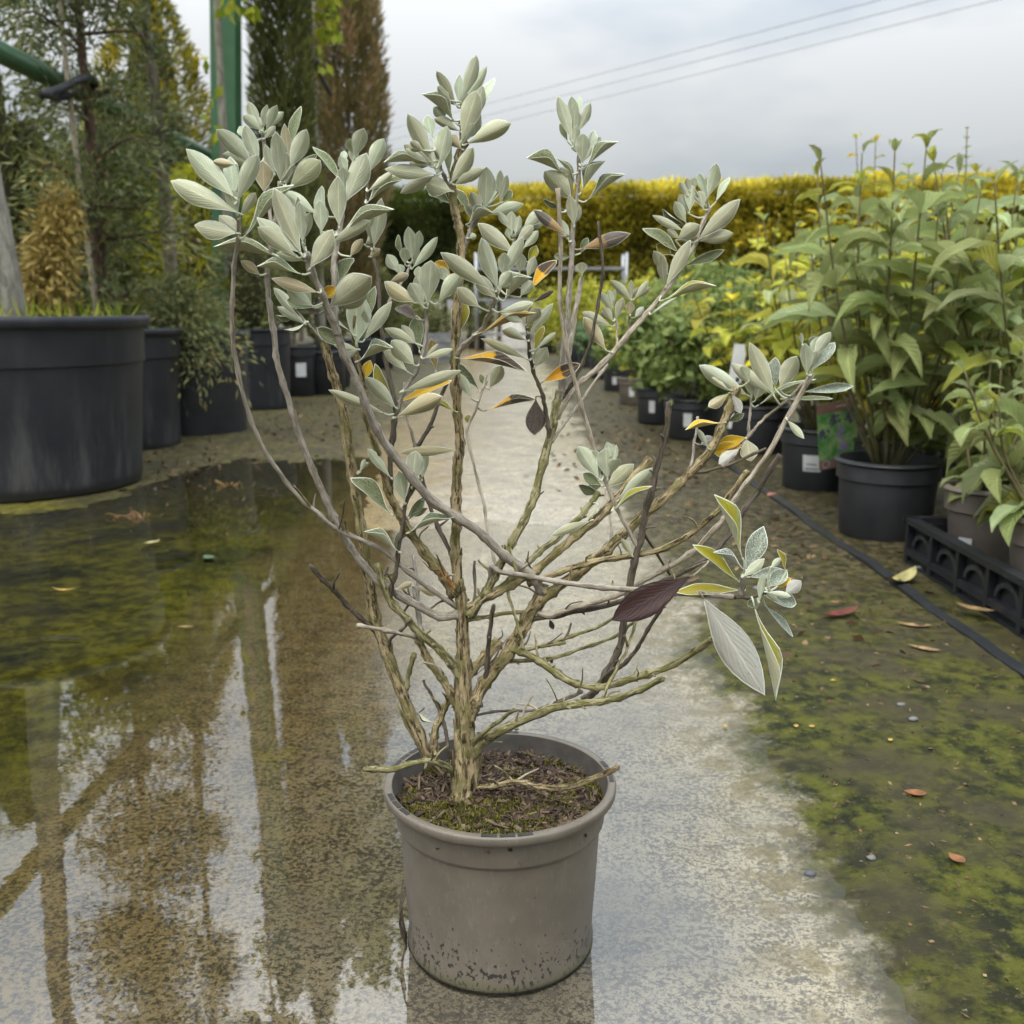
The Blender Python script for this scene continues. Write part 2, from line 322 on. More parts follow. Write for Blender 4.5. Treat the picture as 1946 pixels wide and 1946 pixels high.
# kind, radius at start / end in photo pixels, depth of the end relative to the trunk (m), photo points from the root outwards
BR = [
 ('trunk', 'p', 34, 10, 0.0, '884,1545 884,1490 883,1440 882,1380 880,1320 879,1249 878,1180 876,1130 872,1100'),
 ('branch', 'p', 17, 10, .02, '884,1370 899,1338 920,1299 954,1255 985,1209 1008,1165 1029,1126 1032,1110'),
 ('branch', 's', 12, 8, -.13, '1029,1124 1012,1095 990,1079 949,1048 912,1012 861,978 819,950 771,894 735,847 709,801 688,752 673,713 654,674 641,635 626,591 610,555 592,515 582,480'),
 ('branch', 's', 8, 6, -.06, '641,635 636,590 636,540 634,500 640,470 648,420 655,370 662,330'),
 ('branch', 'p', 14, 8, .02, '840,1462 809,1429 783,1364 747,1276 721,1204 708,1157 703,1116 695,1059 679,960 665,868 654,791 641,739 629,700 618,656 616,628'),
 ('branch', 's', 10, 6, -.06, '866,1168 835,1172 796,1152 757,1131 718,1103 690,1074 664,1038 641,997 620,950 595,894 574,842 556,785 538,728 525,677 519,625 512,578 508,532 518,450 528,395 533,345'),
 ('branch', 's', 5, 4, -.02, '518,450 512,390 505,320 499,250'),
 ('branch', 's', 6, 5, -.12, '862,1150 809,1113 770,1082 731,1048 695,1030 654,1012 630,999 602,973 573,950 540,910 503,856 470,778 449,690 441,620 442,560 446,495 455,446 450,404 447,368'),
 ('branch', 'p', 11, 6, -.07, '864,1128 845,1100 830,1077 809,1053 783,1017 765,986 750,960 738,935 730,904 719,868 709,835 698,796 693,754 688,721 679,687 676,655 677,600'),
 ('branch', 'd', 6, 6, -.03, '750,962 743,940 742,920 743,870 746,830 750,790 755,765'),
 ('branch', 'p', 11, 8, .02, '870,1115 867,1053 866,1002 867,950 869,894 874,842 869,791 867,739 864,687 867,635 869,584 874,519 876,470 872,430 866,404 860,365 862,335 871,300 879,274 881,235 884,190'),
 ('branch', 's', 6, 5, .05, '871,500 879,484 886,458 894,435 908,416 918,392'),
 ('branch', 's', 5, 4, -.01, '860,372 848,345 838,320 828,285'),
 ('branch', 's', 5, 4, -.02, '753,783 771,739 794,700 808,650 812,590 815,560'),
 ('branch', 's', 7, 5, -.03, '866,680 876,664 900,640 915,628 928,600 938,575 945,545'),
 ('branch', 's', 4, 3, .03, '938,578 950,550 962,510 973,478 978,450'),
 ('branch', 'd', 5, 4, .04, '753,775 745,740 733,680 722,600 719,527 705,470 697,400 700,335'),
 ('branch', 's', 4, 3, .06, '725,612 747,559 770,528 780,500'),
 ('branch', 'g', 10, 8, .06, '890,1168 905,1148 923,1126 936,1105 954,1066 969,1038 990,997 1013,950 1029,892 1047,827 1057,775 1065,740'),
 ('branch', 's', 8, 5, .08, '1062,760 1067,736 1070,672 1078,607 1083,542 1086,491 1088,442 1096,378 1099,326 1101,287'),
 ('branch', 'l', 7, 6, .12, '1066,745 1072,720 1085,646 1096,581 1105,529'),
 ('branch', 'l', 8, 5, .10, '1060,790 1083,749 1098,731 1130,705 1174,659 1212,615 1254,568 1285,524 1313,478 1331,436 1347,395'),
 ('branch', 'd', 4, 3, .06, '1068,760 1075,749 1098,711 1124,646 1135,581 1145,516 1142,472 1137,421'),
 ('branch', 'd', 5, 4, .02, '1044,835 1042,814 1036,775 1029,744 1018,718 1008,680 1004,640 1003,622'),
 ('branch', 'l', 4, 3, .12, '1050,838 1065,816 1083,790 1109,755 1155,692'),
 ('branch', 'l', 3, 2, .10, '1174,659 1171,640 1173,620 1166,602'),
 ('branch', 'd', 3, 2, .11, '1186,645 1194,628 1197,602 1199,568'),
 ('branch', 'p', 12, 9, .05, '988,1205 1005,1170 1024,1147 1055,1118 1102,1087 1133,1061 1159,1041 1185,1015 1228,975 1259,949 1299,912 1311,900 1336,875 1356,846 1373,809 1388,770 1399,735'),
 ('branch', 'd', 4, 3, .02, '1318,897 1336,896 1385,883 1456,852'),
 ('branch', 's', 4, 3, .08, '1306,904 1310,895 1319,849 1325,792'),
 ('branch', 's', 4, 3, .06, '1375,886 1399,863 1419,832 1424,798 1427,764'),
 ('branch', 'l', 4, 3, .03, '1419,834 1440,808 1456,792 1498,758 1530,724'),
 ('branch', 'g', 7, 6, .10, '893,1152 943,1121 974,1097 1000,1074 1029,1046 1060,1022 1086,997 1115,966 1128,950 1137,935'),
 ('branch', 'p', 8, 10, .04, '890,1158 925,1136 964,1116 1000,1095 1014,1087 1055,1053 1086,1025 1120,997 1163,960 1200,915 1237,872'),
 ('branch', 'd', 9, 6, -.02, '1107,1330 1120,1323 1141,1299 1164,1261 1180,1222 1187,1170 1200,1094 1210,1054 1220,1012 1228,969 1242,920 1254,864 1268,809 1271,764'),
 ('branch', 'l', 5, 5, -.05, '1212,1040 1208,1031 1168,960 1142,887 1122,827 1104,767 1088,711 1075,646 1064,568 1065,470 1060,357'),
 ('branch', 'p', 7, 6, -.03, '1008,1108 1045,1095 1094,1077 1146,1064 1203,1056 1249,1046 1288,1030 1327,1004 1366,968 1413,906 1422,895'),
 ('branch', 'l', 7, 6, .0, '1010,1160 1045,1170 1066,1162 1120,1147 1180,1129 1224,1103 1267,1079 1319,1046 1366,997 1379,980 1402,940 1427,906 1470,844 1513,764 1544,710'),
 ('branch', 'd', 6, 6, .05, '1000,1178 1045,1172 1107,1160 1182,1142 1250,1110 1301,1085 1345,1061 1379,1023 1410,975 1442,929 1464,892 1482,864'),
 ('branch', 's', 6, 7, -.13, '932,1100 934,1077 952,1087 985,1092 1029,1100 1081,1108 1146,1116 1205,1121 1260,1126 1299,1128 1356,1131 1402,1134 1410,1120 1414,1092'),
 ('branch', 'd', 4, 3, -.14, '1400,1134 1425,1136 1445,1130 1462,1124'),
 ('branch', 'g', 8, 7, -.06, '960,1245 978,1235 1009,1248 1045,1271 1081,1294 1120,1305 1159,1302 1211,1286 1262,1271 1314,1242 1358,1211'),
 ('branch', 'g', 11, 6, -.08, '892,1452 903,1428 926,1403 978,1377 1042,1349 1107,1336 1146,1333 1185,1323 1224,1307 1260,1289'),
 ('branch', 'd', 4, 4, -.03, '1042,1348 1060,1334 1090,1322 1107,1312'),
 ('branch', 'g', 6, 4, -.07, '892,1420 900,1408 939,1377 978,1349'),
 ('branch', 'd', 3, 3, .02, '895,1362 908,1359 952,1351 1009,1351 1045,1343'),
 ('branch', 'g', 5, 3, .02, '982,1236 998,1235 1042,1224 1094,1206 1133,1193 1169,1173'),
 ('branch', 'g', 4, 4, .01, '1030,1228 1050,1225 1076,1221'),
 ('branch', 'g', 5, 3, .04, '950,1258 962,1258 1011,1255 1055,1250 1107,1232 1159,1214 1192,1193 1224,1167'),
 ('branch', 'd', 5, 4, -.08, '1125,1318 1154,1281 1187,1261 1211,1230 1236,1191 1262,1147 1283,1118'),
 ('branch', 'g', 4, 3, .02, '1141,1333 1164,1286 1185,1248 1200,1209 1211,1165'),
 ('branch', 'g', 3, 3, -.01, '965,1126 978,1170 988,1201 996,1236'),
 ('branch', 'g', 5, 4, .03, '890,1178 921,1173 965,1165 1016,1162 1045,1168'),
 ('branch', 'd', 3, 3, .02, '1222,1010 1249,1054 1273,1092'),
 ('branch', 'd', 6, 5, -.04, '712,1198 692,1180 661,1152 635,1121 610,1098 589,1074'),
 ('branch', 'd', 3, 2, -.05, '636,1122 634,1108 646,1087'),
 ('branch', 'l', 5, 5, -.05, '800,1214 793,1211 731,1198 679,1188'),
 ('branch', 'g', 11, 7, -.02, '880,1300 874,1286 855,1258 830,1230 798,1204 770,1173 742,1142 726,1105 716,1072'),
 ('branch', 'd', 5, 4, -.03, '740,1140 744,1118 752,1085 757,1041 765,1000 771,959 788,905'),
 ('branch', 'p', 9, 8, .0, '872,1345 863,1330 842,1292 814,1255 793,1209'),
 ('branch', 'p', 9, 7, .02, '826,1432 826,1416 827,1390 840,1356 855,1325'),
 ('branch', 'g', 5, 5, -.01, '764,1318 773,1307 778,1279 788,1242'),
 ('branch', 'd', 4, 3, .03, '852,1420 848,1395 837,1354 819,1320 804,1292'),
 ('branch', 'g', 5, 3, .01, '806,1430 793,1413 770,1372 752,1336'),
 ('branch', 's', 4, 4, .05, '808,1205 797,1190 788,1131 790,1095 785,1054'),
 ('branch', 's', 4, 4, .05, '800,1196 796,1150 793,1110 790,1085'),
 ('branch', 'd', 6, 4, -.03, '918,1300 925,1274 930,1209 938,1149'),
 ('branch', 'd', 3, 3, .02, '902,1152 902,1131 902,1066'),
 ('branch', 'p', 9, 13, .02, '884,1292 897,1274 928,1242 948,1216'),
 ('branch', 'l', 4, 3, .10, '950,1078 943,1072 936,1054 925,1002 917,950 903,894 889,835 891,809 910,762 925,711'),
 ('branch', 'd', 5, 4, .05, '868,1090 858,1054 832,1002 814,950 800,900 792,855 817,811 833,765 854,713 864,690'),
 ('branch', 'l', 4, 3, .04, '792,858 784,829 773,791 770,760 768,726'),
 ('branch', 'l', 3, 2, .10, '1159,1048 1161,1002 1155,950 1150,915'),
 ('branch', 's', 4, 3, .0, '618,652 610,645 595,627 574,604 552,575'),
 ('branch', 'g', 6, 6, -.07, '862,1470 847,1455 813,1446 779,1452 742,1463 692,1461'),
 ('branch', 'p', 6, 6, -.08, '888,1500 902,1498 948,1492 989,1486 1019,1495 1066,1498 1112,1486 1174,1458'),
 ('branch', 'q', 8, 8, -.01, '866,1122 848,1100 832,1079'),
 ('branch', 'd', 3, 2, .0, '890,1140 868,1150 851,1137 820,1155 803,1165'),
 ('branch', 'd', 3, 3, -.03, '735,1230 745,1212 766,1195 775,1180'),
]
SAMP = []          # (px, py, depth, point, branch object)
def build_branches():
    rng = random.Random(4)
    for bi, (nm, kind, r0, r1, d1, ps) in enumerate(BR):
        pts = [tuple(float(q) for q in s.split(',')) for s in ps.split()]
        d0 = 0.0; best = 1e9
        for s in SAMP:
            q = math.hypot(s[0]-pts[0][0], s[1]-pts[0][1])
            if q < best: best, d0 = q, s[2]
        if best > 45: d0 = 0 if pts[0][1] > 1300 else d0
        L = [0]
        for a, b in zip(pts, pts[1:]): L.append(L[-1]+math.hypot(a[0]-b[0], a[1]-b[1]))
        flat = smooth_path([Vector((p[0], p[1], d0+(d1-d0)*(l/L[-1]))) for p, l in zip(pts, L)], 6 if len(pts) < 9 else 5)
        n = len(flat); P = []; R = []; seed = bi*7.3
        for i, f in enumerate(flat):
            jit = noise.noise(Vector((i*.33, seed, 0)))*2.0+noise.noise(Vector((i*.9, seed, 5)))*1.2
            p = at(f.x+jit, f.y+jit*.4, Y0+f.z); t = i/(n-1); rp = r0+(r1-r0)*t**.8
            if nm == 'trunk': rp = r0*(1-t)**2.2*.55+(r1+7*(1-t)) 
            node = max(0, noise.noise(Vector((i*.55, seed, 9))))**2*.8+(.28 if (i*7+bi) % 5 == 0 and nm != 'trunk' else 0)
            R.append(rp/FPX*(p-CAM).dot(CF)*(.78 if kind in 'sl' else .86)*(1+node)); P.append(p-SO)
        if best < 45 and nm != 'trunk': P[0] = P[0].lerp(P[1], -.6); R[0] *= 1.25
        mb = MB(); mb.tube(P, R, 12 if r0 > 7 else 8, 0, True, {'p': .34, 'g': .27, 'd': .22, 's': .14, 'l': .16, 'q': .1}[kind], seed)
        # shreds of peeling bark on the thicker stems
        if kind in 'pg' and r0 >= 9:
            for k in range(int(n*.55)):
                i = rng.randrange(1, n-1); th = rng.uniform(0, 6.28); t = (P[min(i+1, n-1)]-P[i-1]).normalized(); a = t.orthogonal().normalized(); b = t.cross(a)
                d = a*math.cos(th)+b*math.sin(th); s = t.cross(d); w = R[i]*rng.uniform(.12, .3); l = R[i]*rng.uniform(.8, 2.4)
                c = P[i]+d*R[i]*1.0; q = rng.uniform(.0, .35)*R[i]
                mb.add([c-s*w, c+s*w, c+s*w*.7+t*l+d*q, c-s*w*.6+t*l+d*q*1.3, c-s*w*.9-d*.0006, c+s*w*.9-d*.0006], [(0, 1, 2, 3), (4, 5, 1, 0)], 0, [(th*.01+x_*.004, i*.003, y_*l+i*.02) for x_, y_ in ((0, 0), (1, 0), (1, 1), (0, 1), (0, 0), (1, 0))])
        if kind in 'gd' and r0 >= 5:
            for k in range(max(1, n//9)):      # buds and snags
                i = rng.randrange(2, n-1); t = (P[i]-P[i-1]).normalized(); a = Vector((rng.uniform(-1, 1), rng.uniform(-1, 1), rng.uniform(-1, 1))); a = (a-t*a.dot(t)).normalized()
                e = P[i]+a*R[i]*rng.uniform(1.5, 2.6)+t*R[i]*.8
                mb.tube([P[i]+a*R[i]*.6, P[i]+a*R[i]*1.3+t*R[i]*.2, e], [R[i]*.5, R[i]*.42, R[i]*.25], 6, 0, True, .2, k)
        o = mb.build(nm, BARK[kind], shrub)
        for i, f in enumerate(flat): SAMP.append((f.x, f.y, f.z, P[i]+SO, o, R[i]))
build_branches()
def build_twigs():
    rng = random.Random(23); cand = [s for s in SAMP if s[1] > 940 and s[5] > .0016]
    for k in range(90):
        s = rng.choice(cand); a = rng.uniform(-2.6, -.5); l = rng.uniform(14, 58); b = a+rng.gauss(0, .5); d = s[2]+rng.uniform(-.03, .03)
        q = [(s[0], s[1], s[2]), (s[0]+math.cos(a)*l*.5, s[1]+math.sin(a)*l*.5, (s[2]+d)/2), (s[0]+math.cos(a)*l*.5+math.cos(b)*l*.5, s[1]+math.sin(a)*l*.5+math.sin(b)*l*.5, d)]
        P = smooth_path([at(x, y, Y0+z)-SO for x, y, z in q], 4); r = rng.uniform(.0007, .0014); mb = MB(); mb.tube(P, [r*(1.2-.5*i/len(P)) for i in range(len(P))], 6, 0, True, .3, k); mb.build('twig', BARK[rng.choice('dgpl')], s[4])
build_twigs()

# ---- leaves
def leaf_mats(key, up, un, edge, up2=None, spots=None, endc=None, uend=None, felt=0.0, speck=None, rough=.7):
    res = []
    for side, c in (('upper', up), ('under', un)):
        t = NT('leaf_%s_%s' % (key, side)); uv = t.tex('UV'); u, v, _ = t.sep(uv); ob = t.tex('Object')
        oi = t.n('ShaderNodeObjectInfo').outputs['Random']
        n1 = t.noise(t.scale(ob, (1, .5, 1)), 3.2, 5, .6); n2 = t.noise(ob, 26, 3, .6)
        c2 = up2 if (side == 'upper' and up2) else tuple(x*.80 for x in c)
        col = t.mix(t.step(n1, .35, .68), c, c2)
        e = uend if side == 'under' else endc
        if e: col = t.mix(t.step(t.math('MULTIPLY_ADD', n1, .25, v), .62, .68), col, e)
        if felt and side == 'upper': col = t.mix(t.math('MULTIPLY', t.step(n2, .42, .60), felt), col, (.62, .66, .55))
        if spots and side == 'upper': col = t.mix(t.step(t.vor(t.scale(uv, (1, 2.2, 1)), 8), .20, .10), col, spots)
        if speck: col = t.mix(t.step(t.noise(ob, 17, 4, .65), .63, .69), col, speck)
        mid = t.math('SUBTRACT', 1.0, t.step(t.math('ABSOLUTE', t.math('SUBTRACT', u, .5)), .012, .05))
        lighter = tuple(min(1, x*1.35+.03) for x in c)
        col = t.mix(t.math('MULTIPLY', mid, .6 if side == 'under' else .45), col, lighter)
        vein = t.n('ShaderNodeTexWave', wave_type='BANDS', bands_direction='Y'); vein.inputs['Scale'].default_value = 2.6; vein.inputs['Distortion'].default_value = 1.5
        vv = t.n('ShaderNodeCombineXYZ'); t.l(u, vv.inputs[0]); t.l(t.math('SUBTRACT', v, t.math('ABSOLUTE', t.math('SUBTRACT', u, .5))), vv.inputs[1]); t.l(vv.outputs[0], vein.inputs['Vector'])
        h = t.math('ADD', t.math('MULTIPLY', vein.outputs['Fac'], .3), t.math('MULTIPLY', n2, .5))
        col = t.mix(t.math('MULTIPLY', t.step(vein.outputs['Fac'], .75, .95), .12), col, lighter)
        val = t.n('ShaderNodeHueSaturation'); t.l(col, val.inputs['Color']); t.l(t.math('MULTIPLY_ADD', oi, .24, .88), val.inputs['Value'])
        t.l(t.math('MULTIPLY_ADD', oi, .02, .49), val.inputs['Hue'])
        b = t.pbsdf(val.outputs[0], rough, .25, t.bump(h, .4, .002), sheen=.3)
        tl = t.n('ShaderNodeBsdfTranslucent'); t.l(val.outputs[0], tl.inputs[0])
        mx = t.n('ShaderNodeMixShader'); mx.inputs[0].default_value = .16; t.l(b, mx.inputs[1]); t.l(tl.outputs[0], mx.inputs[2])
        res.append(t.done(mx.outputs[0]))
    t = NT('leaf_%s_margin' % key); res.append(t.done(t.pbsdf(edge, .8, .2)))
    return res
PALE = (.72, .75, .62)
LM = {
 'g': leaf_mats('green', (.125, .150, .045), (.55, .55, .375), PALE, felt=.25, speck=(.40, .37, .22)),
 'n': leaf_mats('young', (.46, .53, .36), (.60, .635, .46), (.74, .78, .66), felt=.5, speck=(.44, .44, .30)),
 'o': leaf_mats('olive', (.235, .235, .022), (.54, .53, .34), PALE, up2=(.34, .27, .015)),
 'y': leaf_mats('yellow', (.66, .36, .012), (.47, .37, .15), (.72, .66, .42), up2=(.50, .36, .02), spots=(.10, .045, .01)),
 'k': leaf_mats('halfdead', (.68, .36, .012), (.42, .34, .17), (.66, .62, .48), spots=(.10, .045, .01), endc=(.045, .036, .032), uend=(.14, .125, .11)),
 'd': leaf_mats('greying', (.16, .145, .13), (.50, .33, .14), (.60, .58, .52), uend=(.145, .135, .13), endc=(.10, .09, .09)),
 'x': leaf_mats('brown', (.11, .075, .065), (.12, .085, .075), (.30, .26, .23), felt=.15),
 'r': leaf_mats('maroon', (.022, .009, .009), (.02, .008, .008), (.035, .018, .017), up2=(.05, .017, .014), rough=.45),
 'w': leaf_mats('bleached', (.46, .46, .42), (.52, .51, .45), (.66, .65, .56), speck=(.17, .17, .17)),
 't': leaf_mats('tan', (.34, .30, .08), (.49, .42, .255), PALE),
 's': leaf_mats('felted', (.17, .21, .15), (.52, .55, .44), (.76, .80, .70), felt=.75),
}
SHAPES = [  # cup, bend, widest point, tip sharpness, twist, edge wave
 (.36, .10, .58, .85, .14, .06), (.50, .24, .54, .75, -.16, .07), (.80, .12, .60, .8, .08, .05), (.40, -.14, .61, .68, .24, .07),
 (.65, .30, .52, .8, -.2, .04), (.30, .08, .56, .95, .10, .06), (.95, .20, .58, .7, .1, .03)]
LCACHE = {}
def leaf_mesh(kind, sh):
    if (kind, sh) in LCACHE: return LCACHE[kind, sh]
    cup, bend, wide, sharp, tw, wav = SHAPES[sh]; nv, nu = 11, 6; V = []; UV = []; F = []; MI = []
    def width(v):
        if v < .06: return .05
        q = (v-.06)/.94; e = math.log(.5)/math.log(wide); s = math.sin(math.pi*q**e)
        w = max(0, s)**(1.0 if q < wide else sharp); return max(.05*(1-q) if q < .3 else 0.0, w)*1.0
    th = .009
    for layer in (0, 1):
        for i in range(nv+1):
            v = i/nv; w = width(v)
            for j in range(nu+1):
                u = -1+2*j/nu; x = u*w*.5; z = cup*(x*x)*2.0*1.0+cup*.25*abs(x)**1.2+wav*math.sin(v*17+u*2)*abs(u)*w*.5
                z2 = -bend*(v*v-.4*v)+tw*x*(v-.5)
                V.append((x, v, z+z2-layer*th*(.35+.65*(1-abs(u)**3)))); UV.append((.5+u*.5, v))
    s = (nv+1)*(nu+1)
    for i in range(nv):
        for j in range(nu):
            a = i*(nu+1)+j; F.append((a, a+1, a+nu+2, a+nu+1)); MI.append(2 if j in () else 0)
            F.append((s+a, s+a+nu+1, s+a+nu+2, s+a+1)); MI.append(1)
        a = i*(nu+1); F.append((a, a+nu+1, s+a+nu+1, s+a)); MI.append(2)
        b = a+nu; F.append((b, s+b, s+b+nu+1, b+nu+1)); MI.append(2)
    me = me_from('leaf', V, F, LM[kind], MI, True, UV); LCACHE[kind, sh] = me; return me
_mg = {}
def rim_mesh(kind, sh):
    if (kind, sh) in _mg: return _mg[kind, sh]
    base = leaf_mesh(kind, sh); nv, nu = 11, 6; co = [v.co.copy() for v in base.vertices]; mb = MB()
    path = [co[i*(nu+1)] for i in range(1, nv)]+[(co[nv*(nu+1)]+co[nv*(nu+1)+nu])/2]+[co[i*(nu+1)+nu] for i in range(nv-1, 0, -1)]
    mb.tube([p+Vector((0, 0, -.006)) for p in path], [.011]*len(path), 5)
    _mg[kind, sh] = mb.mesh('leaf_margin', LM[kind][2]); return _mg[kind, sh]
CR_ = {1: (300, 80, 500/1932), 2: (700, 80, 500/1932), 3: (450, 480, 500/1932), 4: (850, 400, 500/1932), 5: (1150, 250, 500/1932),
      6: (1100, 650, 550/1932), 7: (550, 950, 500/1932), 8: (900, 950, 500/1932), 9: (1250, 900, 350/1503)}
